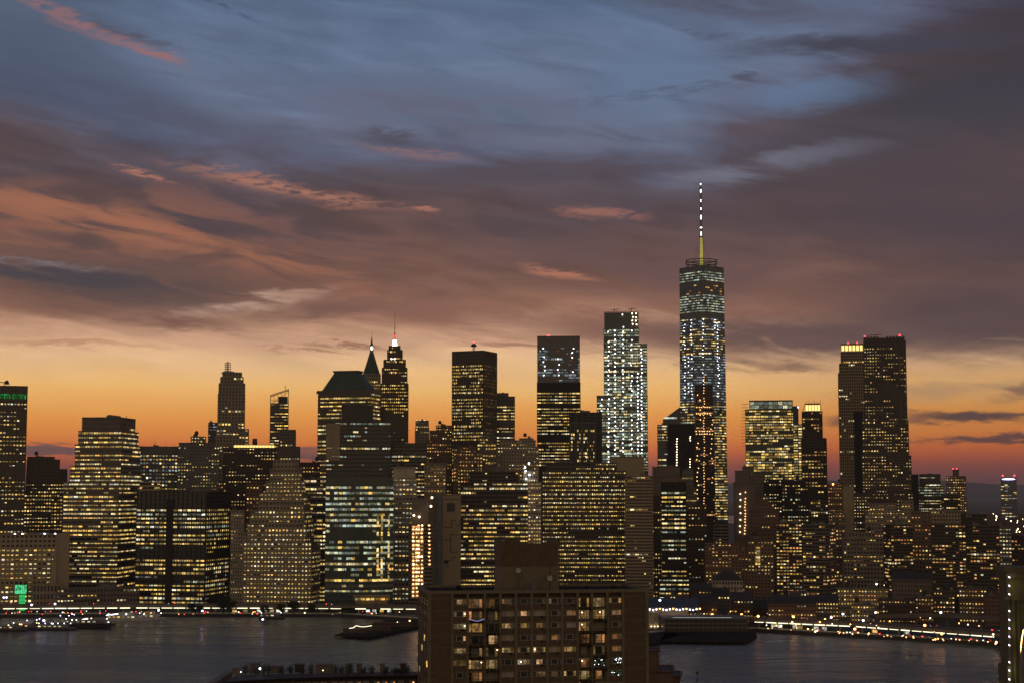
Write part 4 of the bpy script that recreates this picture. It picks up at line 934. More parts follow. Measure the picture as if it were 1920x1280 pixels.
for x0, x1, yt, Y, lab in ((1746, 1810, 984, 1330, 'left half of the twin slab of balconied flats at right'), (1811, 1873, 986, 1326, 'right half of the twin slab of balconied flats at right'),
                       (1656, 1711, 985, 1350, 'black balconied flats below the wavy tower'), (1504, 1566, 985, 1340, 'pale banded balconied flats below the narrow brick tower'),
                       (1455, 1503, 982, 1352, 'black balconied flats with a red roof lamp')):
    pale = 'pale' in lab
    T(lab, Y, [(x0, x1, yt)], 'line', 'granite' if pale else 'bronze', 'black', D=22, merge=False, wscale=.72, **({'phi': 20, 'fr': .3} if pale else {'phi': -20, 'fr': .25} if x0 == 1656 else {}), fh=2.85, bay=3.0, lit=.42 if not pale else .28, pal='yyoow', run=2, ybot=1125, colvar=.95, floorvar=.5, name='apartment_block', cat='apartment block', group='balconied blocks of flats near the river', plant=2)
T('long brown brick housing slab with a bright yellow stair column', 1345, [(1322, 1402, 1020), (1340, 1360, 1016)], 'res', 'brick', D=20, fh=2.9, bay=3.1, lit=.25, pal='yyo', ybot=1125, floorvar=.3, colvar=1., name='apartment_block', cat='apartment block')
t = T('right wing of the brown brick housing slab', 1338, [(1402, 1450, 1015), (1408, 1438, 1010)], 'res', 'brick', D=20, fh=2.9, bay=3.1, lit=.25, pal='yyw', ybot=1125, floorvar=.3, colvar=1., name='apartment_block', cat='apartment block')
y = 1026
while y < 1062: inst('stair_window', PAL['y'], t.root, t.L(1421, y, .4), 0, (3.6, .2, 1.7)); y += 6
t = T('beige customs style house with a dark hipped roof', 1262, [(1336, 1392, 1090)], 'grid', 'pale_concrete', 'black', D=26, fh=4., bay=2.6, lit=.05, ybot=1120, plant=0, name='town_house', cat='house')
t.part('hipped_roof', MB().frust((t.u0 + t.u1) / 2, (t.v0 + t.v1) / 2, t.u1 - t.u0 + 1, t.v1 - t.v0 + 1, t.top + 1.1, (t.u1 - t.u0) * .3, (t.v1 - t.v0) * .3, t.top + 8), 'roofing')
# mid rise fill behind the front rows: each with its own look
fill = [
 ('square brown block right of the stepped tower with penthouse', 1500, 562, 600, 868, 'res', 'dark_brick', .35, 'yo', 960),
 ('narrow office block with a gallery crown by the curved green tower', 1430, 570, 612, 899, 'bigvert', 'grey_panel', .55, 'yw', 1130),
 ('brick block between the terraced block and the colonnade block', 1480, 462, 492, 905, 'res', 'brick', .3, 'yo', 1000),
 ('low tan block under the striped pale office block', 1450, 262, 300, 905, 'rib', 'tan_concrete', .4, 'y', 925),
 ('dark block peeping left of the chamfered tower', 1560, 96, 134, 935, 'grid', 'bronze', .8, 'yy', 1050),
 ('orange lit brick tower behind the dark ribbon block', 1560, 858, 905, 880, 'res', 'brick', .55, 'yo', 930),
 ('grey masonry tower above the slim pale block', 1740, 962, 1010, 862, 'vert', 'granite', .3, 'yw', 910),
 ('brown tower left of the windowless exchange top', 1500, 796, 836, 870, 'res', 'stone', .25, 'oy', 930),
 ('dim flat block right of the pale banded tower', 1480, 1222, 1242, 930, 'res', 'bronze', .2, 'y', 1120),
 ('olive office block behind the narrow balconied tower', 1750, 1205, 1240, 905, 'rib', 'dark_metal', .3, 'yw', 960),
 ('black tower rising right of the hulking dark stone block', 1650, 1432, 1470, 900, 'res', 'black', .3, 'yw', 985),
 ('dark slab with two white roof lamps before the golden lantern tower', 1640, 1466, 1515, 902, 'grid', 'black', .3, 'yg', 985),
 ('tall dim tower in the gap right of the golden lantern tower', 1750, 1520, 1552, 940, 'vert', 'granite', .25, 'yw', 990),
 ('low grey block behind the narrow brick tower', 1500, 1560, 1584, 965, 'res', 'granite', .35, 'yo', 1090),
 ('small stone block right of the wavy tower foot', 1500, 1690, 1712, 940, 'res', 'stone', .3, 'y', 1000),
 ('mid rise block with pale cornice behind the twin slab', 1500, 1745, 1800, 958, 'grid', 'tan_concrete', .2, 'y', 990),
 ('grey mid rise at the right behind the bridge pier', 1600, 1800, 1850, 965, 'rib', 'dark_metal', .2, 'yo', 990),
 ('slim white lit tower left of the bridge pier', 1450, 1873, 1896, 990, 'grid', 'grey_panel', .7, 'ww', 1062),
 ('dark block right of the slim white lit tower', 1500, 1896, 1960, 1005, 'grid', 'dark_brick', .25, 'yo', 1062),
 ('brown office block between the scattered light block and colonnade block', 1640, 404, 424, 905, 'res', 'brick', .35, 'yo', 960),
]
for lab, Y, x0, x1, yt, sty, wall, lit, pal, yb in fill:
    T(lab, Y, [(x0, x1, yt)], sty, wall, 'black', D=24, fh=3.6, bay=3.0, lit=lit, pal=pal, ybot=yb, colvar=.5, name='mid_rise_block', cat='building', plant=1)
# far low roofs in the distance at the right, countable lights only as tiny houses
rr = random.Random(11); walls = ['brick', 'dark_brick', 'granite', 'bronze', 'tan_concrete']
q = MB(); n_ = 0
for i in range(260):
    Y = rr.uniform(2600, 6000) if i % 3 else rr.uniform(1800, 2600); px = rr.uniform(1690, 2020); p = at(px, 940, Y); w = rr.uniform(14, 40); h = rr.uniform(8, 26)
    q.box(p.x - w / 2, p.x + w / 2, Y, Y + 20, 0, h + 3)
far = q.build('distant_rooftops', 'dark_brick'); tag(far, 'mass of low distant rooftops fading to the right horizon', 'rooftops', kind='stuff')
q = MB()
for i in range(260):
    Y = rr.uniform(1900, 5600); px = rr.uniform(1690, 1920); p = at(px, 940, Y); q.ball((p.x, Y - 2, rr.uniform(8, 30)), rr.uniform(.8, 1.5) * Y / 3000, 4)
tag(q.build('distant_lights', 'lamp_warm'), 'scatter of tiny warm lights over the distant rooftops at right', 'lights', kind='stuff')

# ------------------------------------------------------------------ Seaport low buildings, right
low = [  # label, Y, x0,x1,ytop,wall, lit, pitched
 ('long low brick warehouse row by the river road', 1175, 1440, 1530, 1134, 'brick', .55, 1), ('red brick warehouse with grey gable', 1195, 1370, 1412, 1126, 'dark_brick', .35, 1),
 ('glass roofed market shed', 1230, 1330, 1368, 1118, 'grey_panel', .3, 1), ('pale modern cube building with a lit terrace', 1240, 1480, 1512, 1112, 'grey_panel', .35, 0),
 ('flat dark building with lit balcony on the seaport edge', 1260, 1448, 1482, 1120, 'granite', .4, 0), ('long low school block with banded lights', 1240, 1570, 1665, 1106, 'tan_concrete', .55, 0),
 ('grey gabled hall with a tall plain end', 1230, 1672, 1745, 1088, 'granite', .02, 1), ('low brick tenement with yellow windows', 1190, 1648, 1716, 1126, 'dark_brick', .5, 0),
 ('narrow tenement right of the gabled hall', 1210, 1716, 1750, 1122, 'brick', .5, 0), ('plain grey loft building with two white lights', 1240, 1750, 1790, 1110, 'granite', .4, 0),
 ('brick tenement with a row of small yellow windows', 1200, 1798, 1850, 1106, 'brick', .6, 0), ('red brick corner building near the bridge pier', 1180, 1846, 1880, 1118, 'brick', .1, 0),
 ('dim brick row left of the school block', 1210, 1528, 1572, 1130, 'granite', .55, 1), ('low dark shop row facing the pier sheds', 1200, 1412, 1442, 1140, 'dark_brick', .45, 1),
 ('dark brick house under the hipped roof house', 1220, 1292, 1334, 1108, 'dark_brick', .3, 1), ('long black roof house below the yellow tower foot', 1300, 1245, 1300, 1118, 'granite', .2, 0),
 ('old brick house with twin chimneys left of the market shed', 1185, 1300, 1345, 1132, 'dark_brick', .5, 1),
 ('garage with two open lit decks', 1205, 1596, 1640, 1136, 'tan_concrete', .5, 0)]
for lab, Y, x0, x1, yt, wall, lit, pit in low:
    t = T(lab, Y, [(x0, x1, yt)], 'res', wall, 'black', D=18, fh=3.3, bay=2.5, lit=lit, pal='yyow', ybot=1200, plant=0 if pit else 2, name='low_building', cat='low building')
    if pit:
        z = t.top; m_ = (t.v0 + t.v1) / 2; k = MB().add([(t.u0 - .3, t.v0 - .6, z + 1.003), (t.u1 + .3, t.v0 - .6, z + 1.003), (t.u1 + .3, t.v1 + .6, z + 1.003), (t.u0 - .3, t.v1 + .6, z + 1.003), (t.u0 - .3, m_, z + 6), (t.u1 + .3, m_, z + 6)], [(0, 1, 5, 4), (2, 3, 4, 5), (0, 4, 3), (1, 2, 5), (0, 3, 2, 1)])
        for cx in (t.u0 + 3, t.u1 - 4): k.box(cx, cx + 1.2, m_ - .6, m_ + .6, z + 4, z + 7.5)
        t.part('pitched_roof', k, 'roofing')

# market canopy with bulbs and round end at the foreground block's right
def canopy():
    Y = 1165; a, b = at(1212, 1138, Y), at(1312, 1130, Y); r = empty('market_canopy', (a.x, Y, GZ)); tag(r, 'blue roofed market canopy strung with round white bulbs', 'canopy')
    W = b.x - a.x; h = a.z - GZ
    mb = MB().add([(0, 0, h), (W, 0, h), (W, 26, h + 1), (0, 26, h + 1), (0, 13, h + 6), (W, 13, h + 6), (0, 0, h - .4), (W, 0, h - .4), (W, 26, h - .4), (0, 26, h - .4)], [(0, 1, 5, 4), (4, 5, 2, 3), (0, 4, 3, 9, 6), (1, 7, 8, 2, 5), (0, 6, 7, 1), (3, 2, 8, 9), (6, 9, 8, 7)]); mb.build('roof', 'blue_roof', r)
    for i in range(9): MB().bar((1 + i * (W - 2) / 8, .8, 0), (1 + i * (W - 2) / 8, .8, h - .4), .25).build('post', 'steel', r)
    MB().box(1, W * .8, 6, 24, 0, h - .5).build('hall', 'tan_concrete', r)
    c = MB().lathe(5, 5, [(8, 0), (8, h - 3.5), (8.4, h - 3.4), (8.4, h - 2.9)], 16).build('round_end', 'pale_concrete', r)
    for i in range(17): inst('bulb', LAMP['white' if i % 4 else 'orange'], r, (i * W / 16, -.5, h - .8 - .9 * math.sin(i * .8) ** 2), 0, (.55, .55, .55))
    inst('purple_lamp', LAMP['blue'], r, (W * .47, -.6, h - 6.5), 0, (1., .5, 1.2))
    for i in range(4): inst('wash_light', LAMP['warm'], r, (W * (.02 + .06 * i), -4.5, 1.4), 0, (.4, .4, .4))
canopy()
# ------------------------------------------------------------------ elevated river road: three spans of the same viaduct
def viaduct(pts, z, name, label, wd=16, dash=7., strip=True):
    r = empty(name, (0, 0, 0)); tag(r, label, 'viaduct')
    deck, para, cols, lights = MB(), MB(), [], []
    for (a, b) in zip(pts, pts[1:]):
        a, b = Vector((*a, 0)), Vector((*b, 0)); d = (b - a); L = d.length; d.normalize(); n = Vector((-d.y, d.x, 0))
        if n.y < 0: n = -n
        q = lambda p, o, zz: tuple(p + n * o + Vector((0, 0, zz)))
        def slab(mb, o0, o1, z0, z1): mb.add([q(a, o0, z0), q(b, o0, z0), q(b, o1, z0), q(a, o1, z0), q(a, o0, z1), q(b, o0, z1), q(b, o1, z1), q(a, o1, z1)], [(0, 3, 2, 1), (4, 5, 6, 7), (0, 1, 5, 4), (1, 2, 6, 5), (2, 3, 7, 6), (3, 0, 4, 7)])
        slab(deck, 0, wd, z - 1., z); slab(para, -.3, -.003, z - 1.3, z + .9); slab(para, wd + .003, wd + .3, z - 1.3, z + .9)
        k = 5.
        while k < L:
            p = a + d * k
            MB().box(-.6, .6, -.6, .6, 0, z - 1. - GZ).build('column', 'granite', r, q(p, 3, GZ)); k += 30
        k = 2.
        while k < L - dash and strip:
            if random.random() < .95:
                p = a + d * (k + dash / 2); o = MB().box(-dash * .42, dash * .42, -.12, .12, -.26, .26).build('light_strip', 'strip', r, q(p, -.5, z - 1.75)); o.rotation_euler.z = math.atan2(d.y, d.x)
                o.scale = (random.uniform(.9, 1.08), 1, random.uniform(.6, 1.3))
            k += dash
    deck.build('deck', 'asphalt', r); para.build('parapet', 'granite', r)
    return r
P2 = lambda x, y, z=0: (lambda p: (p.x, p.y))(gnd(x, y, z))
ZD = 8.2
viaduct([P2(-260, 1136, ZD), P2(0, 1136, ZD), P2(250, 1134.5, ZD), P2(520, 1135, ZD), P2(800, 1137, ZD)], ZD, 'road_viaduct', 'elevated riverside road with lit underside left of the brick tower block', dash=10)
viaduct([P2(1408, 1160, ZD), P2(1600, 1168.5, ZD), P2(1880, 1189, ZD), P2(2060, 1200, ZD)], ZD, 'road_viaduct', 'elevated riverside road with lit underside on the right', dash=9)
viaduct([P2(1245, 1156, 9), P2(1405, 1160, 9)], 9, 'road_viaduct', 'short span of elevated road behind the long grey pier shed', strip=False)
viaduct([P2(1640, 1155, 11), P2(1760, 1152, 11), P2(1900, 1163, 11)], 11, 'road_ramp', 'curving road ramp above the right riverside road', wd=9, strip=False)
# cars on and under the road
def car(loc, rz, label, body='dark_metal'):
    r = empty('car', loc, rz); tag(r, label, 'car', 'cars along the riverside road')
    b_ = MB().prism([(-2.2, -.9), (2.2, -.9), (2.2, .9), (-2.2, .9)], .3, .95); b_.frust(-.1, 0, 2.6, 1.7, .95, 1.7, 1.4, 1.5); b_.build('body', body, r)
    for x in (-1.4, 1.4):
        for y in (-.85, .85): MB().bar((x, y - .1, .33), (x, y + .1, .33), .33, 8).build('wheel', 'black', r)
    for y in (-.6, .6):
        inst('tail_light', LAMP['red'], r, (-2.22, y, .7), 0, (.15, .34, .25)); inst('headlight', LAMP['white'], r, (2.22, y, .6), 0, (.12, .3, .22))
    inst('tail_light', LAMP['red'], r, (-2.0, -.93, .75), 0, (.3, .1, .3)) 
rr = random.Random(5)
cp = ['dark', 'silver', 'white', 'black', 'grey']; places = []
for i, (px, y, z) in enumerate([(26, 1133, ZD), (58, 1133, ZD), (97, 1132.5, ZD), (170, 1133, ZD), (217, 1132, ZD), (322, 1132, ZD), (617, 1133, ZD), (668, 1133, ZD), (17, 1150, GZ), (28, 1149, GZ), (64, 1147, GZ), (90, 1147, GZ), (157, 1146, GZ), (193, 1146, GZ), (260, 1147, GZ), (283, 1147, GZ), (700, 1150, GZ), (445, 1150, GZ),
        (1282, 1153, 9), (1349, 1154, 9), (1383, 1157, 9), (1502, 1160, ZD), (1508, 1160, ZD), (1751, 1174, ZD), (1866, 1182, ZD), (1454, 1178, GZ), (1540, 1182, GZ), (1600, 1186, GZ), (1655, 1189, GZ), (1700, 1192, GZ), (1735, 1194, GZ), (1790, 1198, GZ), (1826, 1199, GZ), (1850, 1201, GZ)]):
    p = gnd(px, y, z)
    where = 'on the raised road' if z > GZ else 'under the raised road'
    near = 'far left' if px < 50 else 'left of the barges' if px < 110 else 'behind the ferry pier' if px < 230 else 'behind the white boat' if px < 300 else 'by the shore trees' if px < 500 else 'near the wooden pier' if px < 760 else 'above the grey pier shed' if px < 1400 else 'by the warehouse row' if px < 1560 else 'below the school block' if px < 1700 else 'near the bridge pier'
    places.append((p, f'{cp[i % 5]} car with glowing tail lights {where} {near}', i))
seen = {}
for p, lab, i in places:
    seen[lab] = seen.get(lab, 0) + 1
    if seen[lab] > 1: lab = lab.replace(' car ', ' car further right ', 1)
    car(p, math.pi * (i % 2) + rr.uniform(-.06, .06), lab, ['dark_metal', 'steel', 'white_paint', 'black', 'grey_panel'][i % 5])
# street lamps
def lamp(px, py, z, h, col, label, rad=.75):
    top = gnd(px, py, z + h); r = empty('street_lamp', (top.x, top.y, z)); tag(r, label, 'street lamp', 'street lamps')
    MB().bar((0, 0, 0), (0, 0, h), .14, 6).bar((0, 0, h), (0, -1.2, h + .3), .1).build('pole', 'dark_metal', r)
    inst('lamp_head', LAMP[col], r, (0, -1.2, h), 0, (rad, rad, rad * .8))
lamps = [(60, 1133, ZD, 2, 'blue', 'violet lamp on the raised road above the barges'), (104, 1131, ZD, 2, 'white', 'white lamp on the raised road above the ferry'), (8, 1119, GZ, 12, 'blue', 'left lamp of the violet pair left of the billboard'), (13, 1119, GZ, 12, 'blue', 'right lamp of the violet pair left of the billboard'),
 (1237, 1124, GZ, 22, 'white', 'tall white lamp above the blue canopy'), (1335, 1151, GZ, 8, 'orange', 'orange lamp behind the grey pier shed'), (1390, 1151, GZ, 9, 'orange', 'pale orange lamp right of the grey pier shed'), (1421, 1154, GZ, 9, 'orange', 'orange lamp at the start of the right raised road'),
 (1490, 1134, GZ, 14, 'white', 'tall white lamp in the warehouse row'), (1487, 1155, ZD, 3, 'orange', 'first orange lamp on the right raised road'), (1558, 1156, ZD, 3, 'white', 'white lamp before the garage'), (1580, 1150, GZ, 9, 'white', 'white lamp left of the garage'), (1618, 1162, ZD, 3, 'white', 'white lamp at the curved ramp'), (1641, 1147, GZ, 10, 'white', 'white lamp at the garage corner'),
 (1733, 1171, ZD, 3, 'orange', 'orange lamp under the curved ramp'), (1763, 1147, 11, 10, 'white', 'tall mast lamp on the curved ramp'), (1602, 1178, GZ, 5, 'orange', 'orange lamp at the water edge below the garage'), (1765, 1187, GZ, 5, 'orange', 'orange lamp at the water edge below the ramp'), (1584, 1087, GZ, 16, 'warm', 'warm lamp among trees below the stone building'),
 (1643, 1094, GZ, 16, 'warm', 'warm lamp left of the black balconied flats'), (1656, 1096, GZ, 14, 'warm', 'warm lamp by the foot of the black balconied flats'), (1862, 962, GZ, 60, 'warm', 'bright warm floodlight on the far right rooftops'), (1445, 1085, GZ, 12, 'warm', 'warm lamp among trees by the housing slab'), (298, 1143, GZ, 8, 'white', 'white lamp at the white boat bow'), (380, 1144, GZ, 7, 'blue', 'blue white lamp between the shore trees'), (493, 1160, GZ, 4, 'blue', 'small blue lamp at the water edge')]
for a in lamps: lamp(*a, rad=.9 if a[4] in ('orange', 'warm') else .8)
lamp(1741, 948, GZ, 50, 'warm', 'warm floodlight below the dark flat topped office block', 1.4)
rl = random.Random(21)
for i in range(58):
    x = rl.uniform(1235, 1868); lo = 1146 + max(0, x - 1500) * .05; y = rl.uniform(lo - 26, lo + (4 if x < 1420 else 26))
    lamp(x, y, GZ, 6, rl.choice(['warm', 'orange', 'amber', 'amber']), 'small street lamp among the low riverside houses on the right', rl.uniform(.35, .7))
for i in range(34):
    x = rl.uniform(0, 770); lamp(x, rl.uniform(1145, 1151), GZ, 3, rl.choice(['warm', 'orange', 'amber', 'amber', 'red']), 'small lamp in the shade under the left raised road', rl.uniform(.25, .5))
for i in range(40):
    x = rl.uniform(1425, 1868); lamp(x, 1175 + (x - 1440) * .066 + rl.uniform(-2, 3), GZ, 3, rl.choice(['amber', 'orange', 'amber', 'warm']), 'small lamp in the shade under the right raised road', rl.uniform(.3, .6))
# lit shop fronts under the road
for i, x in enumerate((460, 486, 498, 510, 522, 536, 440, 690, 702, 716, 730, 1450, 1456, 1462, 1490, 1500, 1530, 1545, 1640, 1700)):
    p = gnd(x, 1148 if x < 800 else 1176 + (x - 1440) * .055, GZ); r = empty('kiosk', p); tag(r, f"lit kiosk window {'behind the shore trees' if x < 600 else 'near the wooden pier' if x < 800 else 'under the right raised road'}", 'kiosk', 'lit kiosks under the raised road' + (' left' if x < 600 else ' middle' if x < 800 else ' right'))
    MB().box(-1.8, 1.8, -1, 1.5, 0, 3.2).build('booth', 'tan_concrete', r); inst('window', PAL['b' if i % 3 else 'y'], r, (0, -1.1, 1.7), 0, (3.0, .15, 1.8))

# billboard
p = at(39, 1104, 1336); r = empty('billboard', (p.x, p.y, GZ)); tag(r, 'glowing green billboard panel on a short lit stair tower', 'billboard')
z = p.z - GZ; MB().box(-4.6, 4.6, -.3, .3, z - 3.6, z + 3.6).build('panel', 'sign_green', r); MB().box(-4.9, 4.9, .31, 2.2, z - 4.3, z + 4.3).build('frame', 'dark_metal', r)
MB().box(-1, 3.2, -.2, 2, 0, z - 4.4).build('stair_tower', 'lamp_green', r)
mb = MB()
for k in range(4): mb.box(-1.1, 3.3, -.35, 2.1, 2 + k * 2.6, 2.25 + k * 2.6)
for x in (-1.6, 1.4): mb.box(x, x + .12, -.5, -.3, z - 4, z + 4)
mb.build('mullions', 'dark_metal', r)

# ------------------------------------------------------------------ piers, barges and boats
def hull(L, B, Hh):
    pts = [(-L / 2, -B / 2), (L * .32, -B / 2), (L * .46, -B * .2), (L / 2, 0), (L * .46, B * .2), (L * .32, B / 2), (-L / 2, B / 2)]
    return MB().prism([(x * .96, y * .85) for x, y in pts], -1., Hh, pts)
def boat(px, py, L, B, label, lampc='blue', n=4, cab=2, white=False, rz=0.):
    p = gnd(px, py, 0); r = empty('ferry_boat', p, rz); tag(r, label, 'boat')
    hull(L, B, 1.8).build('hull', 'white_paint' if white else 'dark_metal', r)
    MB().prism([(-L * .42, -B * .38), (L * .22, -B * .38), (L * .3, 0), (L * .22, B * .38), (-L * .42, B * .38)], 1.803, 4.3).build('cabin', 'white_paint' if white else 'grey_panel', r)
    if cab > 1: MB().box(-L * .2, L * .12, -B * .25, B * .25, 4.303, 6.6).build('wheelhouse', 'white_paint', r)
    mb = MB().bar((0, 0, 4.3), (0, 0, 9), .12); mb.bar((-1.2, 0, 8), (1.2, 0, 8), .08); mb.build('mast', 'steel', r)
    mb = MB()
    for k in range(int(L / 3)): mb.bar((-L * .45 + k * 3, -B / 2 + .2, 1.8), (-L * .45 + k * 3, -B / 2 + .2, 2.8), .05)
    mb.bar((-L * .45, -B / 2 + .2, 2.8), (L * .3, -B / 2 + .2, 2.8), .05); mb.build('rail', 'steel', r)
    for k in range(max(2, int(L / 6))): inst('cabin_window', PAL[random.choice('wwy')], r, (-L * .38 + k * (L * .6) / max(2, int(L / 6)), -B * .38 - .08, 3.1), 0, (2., .12, .8))
    for k in range(n): inst('deck_lamp', LAMP[lampc if k % 2 else 'white'], r, (-L * .4 + L * .75 * k / max(1, n - 1), -B * .3, 5.2), 0, (.36, .36, .36))
boat(14, 1183, 30, 8, 'dark barge like boat cut by the left edge', 'orange', 2, 1)
boat(50, 1180, 22, 7, 'grey work boat with an orange lamp left of the lamp lined barge', 'orange', 2, 2)
boat(106, 1181, 30, 8, 'lamp lined dark barge in front of the ferry pier', 'blue', 6, 1)
boat(166, 1172, 40, 8, 'long dark boat behind the lamp lined barge', 'white', 2, 1)
boat(240, 1163, 36, 8, 'white excursion boat moored at the shore', 'white', 3, 2, True)
boat(284, 1161, 22, 6, 'small white boat right of the excursion boat', 'white', 2, 2, True)
boat(510, 1160, 20, 6, 'low dark boat moored below the shore trees', 'white', 2, 1)
def pier(corners, name, label, ztop=2.2, pile=9.):
    r = empty(name, (0, 0, 0)); tag(r, label, 'pier'); P = [gnd(x, y, ztop) for x, y in corners]; poly = [(p.x, p.y) for p in P]
    MB().prism(poly, ztop - .8, ztop).build('deck', 'near_dark', r); n = len(poly)
    for i in range(n):
        a, b = Vector(poly[i]), Vector(poly[(i + 1) % n]); k = 0; L = (b - a).length
        while k < L: q = a + (b - a) * k / L; MB().bar((q.x, q.y, -4), (q.x, q.y, ztop - .8), .35, 6).build('pile', 'bark', r); k += pile
    return r, poly
r, _ = pier([(628, 1189), (694, 1193), (790, 1172), (790, 1156), (735, 1160), (690, 1170)], 'timber_pier', 'dark timber pier slanting out from behind the brick tower block')
pts = [(655, 1177), (662, 1176), (668, 1172), (676, 1174), (684, 1174), (690, 1173), (697, 1172)]
for k, ((xa, ya), (xb, yb)) in enumerate(zip(pts, pts[1:])):
    a, b = gnd(xa, ya, 6), gnd(xb, yb, 6)
    MB().bar(a, b, .22).build('light_string', 'strip', r)
for x in (655, 697): a = gnd(x, 1177 if x < 660 else 1172, 6); MB().bar((a.x, a.y, 2), a, .15).build('post', 'dark_metal', r)
mb = MB()
for x, y, w, h in ((665, 1186, 8, 3), (700, 1182, 12, 3.4), (735, 1174, 14, 3)): p = gnd(x, y, 2.2); mb.box(p.x - w, p.x + w, p.y, p.y + 5, 2.2, 2.2 + h)
mb.build('shed', 'dark_brick', r)
for x, y in ((745, 1166), (768, 1163)): inst('pier_lamp', LAMP['warm'], r, gnd(x, y, 5), 0, (.5, .5, .5))
r, _ = pier([(60, 1170), (208, 1173), (208, 1169), (60, 1167)], 'ferry_pier', 'lamp lined ferry pier along the left shore')
for i, (x, y, c) in enumerate(((38, 1169, 'warm'), (17, 1171, 'warm'), (52, 1162, 'blue'), (70, 1161, 'blue'), (75, 1159, 'blue'), (83, 1162, 'blue'), (100, 1168, 'blue'), (114, 1153, 'blue'), (130, 1153, 'blue'), (136, 1150, 'blue'), (140, 1151, 'blue'), (136, 1161, 'white'), (144, 1161, 'white'), (172, 1158, 'warm'), (204, 1165, 'white'))):
    lamp(x, y, 1.5, 6, c, f'pole lamp number {i+1} of the ferry pier' if 0 else ('violet white pole lamp of the ferry pier' if c == 'blue' else 'warm pole lamp at the barges' if c == 'warm' else 'white pole lamp of the ferry pier'), .9 if x == 83 else .42)
def gangway(x0, y0, x1, y1, label):
    a, b = gnd(x0, y0, 4), gnd(x1, y1, 4); r = empty('lit_gangway', a); tag(r, label, 'gangway'); d = b - a
    mb = MB(); 
    for oy, oz in ((-1, -1.5), (1, -1.5), (-1, 1), (1, 1)): mb.bar((0, oy, oz), (d.x, d.y + oy, oz), .15)
    for k in range(9): t_ = k / 8; mb.bar((d.x * t_, d.y * t_ - 1, -1.5), (d.x * t_, d.y * t_ - 1, 1), .1)
    mb.bar((2, 0, -3.9), (2, 0, -1.5), .3); mb.bar((d.x - 2, d.y, -3.9), (d.x - 2, d.y, -1.5), .3); mb.build('truss', 'steel', r)
    MB().bar((0, -1.1, 0), (d.x, d.y - 1.1, .0), .32).build('light_tube', 'lamp_white', r)
gangway(150, 1161.5, 165, 1158.5, 'short gangway with a bright white tube above the ferry pier')
gangway(200, 1152.5, 246, 1146.5, 'long covered gangway with a white light tube leading ashore')
r, _ = pier([(1236, 1200), (1398, 1202), (1418, 1190), (1418, 1182), (1250, 1182)], 'concrete_pier', 'broad concrete pier under the long grey shed')
r2, _ = pier([(1190, 1210), (1222, 1206), (1278, 1189), (1262, 1184), (1190, 1190)], 'low_pier', 'low dark pier right of the brick tower block')
a, b = gnd(1246, 1182, 3), gnd(1404, 1184, 3); Yp = a.y
r = empty('pier_shed', (a.x, a.y + 1, 2.2)); tag(r, 'long dim grey two deck pier shed without lights', 'shed'); W = b.x - a.x; zt = at(1300, 1160, Yp).z - 2.2
MB().box(0, W, 0, 30, 0, zt).build('wall', 'dark_metal', r); mb = MB()
for z in (zt * .3, zt * .62): mb.box(-1, W + 1, -1.6, 0.2, z, z + .8)
mb.box(-1.5, W + 1.5, -2, 31, zt + .003, zt + .8); mb.build('gallery', 'granite', r)
mb = MB()
for i in range(18): x = i * W / 17; mb.bar((x, -1.4, 0), (x, -1.4, zt), .22)
mb.build('gallery_posts', 'granite', r)
MB().bar((6, 2, zt + .9), (W * .82, 2, zt + .9), .22).build('roof_edge_light', 'white_dim', r)

# shore trees
def tree_mesh(seed, h, w):
    rr = random.Random(seed); tr = MB().lathe(0, 0, [(.35, 0), (.28, h * .3), (.12, h * .7)], 6)
    for k in range(7): a = rr.uniform(0, 6.28); z = h * rr.uniform(.28, .5); tr.bar((0, 0, z), (math.cos(a) * w * .32, math.sin(a) * w * .32, z + h * .22), .09)
    cr = MB(); clumps = [(rr.uniform(-.34, .34) * w, rr.uniform(-.34, .34) * w, h * rr.uniform(.42, .86), w * rr.uniform(.14, .26)) for _ in range(16)]
    for cx, cy, cz, cr_ in clumps:
        for _ in range(120):
            u = Vector((rr.gauss(0, 1), rr.gauss(0, 1), rr.gauss(0, 1))).normalized() * cr_ * rr.uniform(.55, 1.05); s = rr.uniform(.25, .5)
            e1 = Vector((rr.gauss(0, 1), rr.gauss(0, 1), rr.gauss(0, .6))).normalized(); e2 = e1.cross(u).normalized()
            c = Vector((cx, cy, cz)) + u; cr.add([c - e1 * s, c - e2 * s * .6, c + e1 * s, c + e2 * s * .6], [(0, 1, 2, 3)])
    mk = lambda mb, n, m: (lambda me: (me.from_pydata(mb.v, [], mb.f), me.materials.append(M(m)), me)[2])(bpy.data.meshes.new(n))
    return mk(tr, 'trunk', 'bark'), mk(cr, 'crown', 'leaf')
TM = [tree_mesh(s, 11, 9) for s in (1, 2, 3)]
def tree(px, py, z, sc_, label, group):
    p = gnd(px, py, z); r = empty('tree', p, random.uniform(0, 6)); tag(r, label, 'tree', group); tm = TM[random.randrange(3)]
    for n, me in zip(('trunk', 'crown'), tm): inst(n, me, r, (0, 0, 0), 0, (sc_, sc_, sc_))
for px, s_, lab in ((362, .95, 'small round tree left of the big shore tree'), (374, .8, 'low tree touching the big shore tree'), (418, 1.5, 'big dark tree on the left shore'), (430, 1.2, 'tree leaning on the right side of the big shore tree'), (495, .8, 'slim tree before the lit kiosks'), (528, .9, 'bushy tree right of the lit kiosks'), (552, 1.15, 'broad tree left of the timber pier'), (585, .9, 'low tree above the timber pier')):
    tree(px, 1154.5, GZ, s_, lab, 'trees on the left shore')
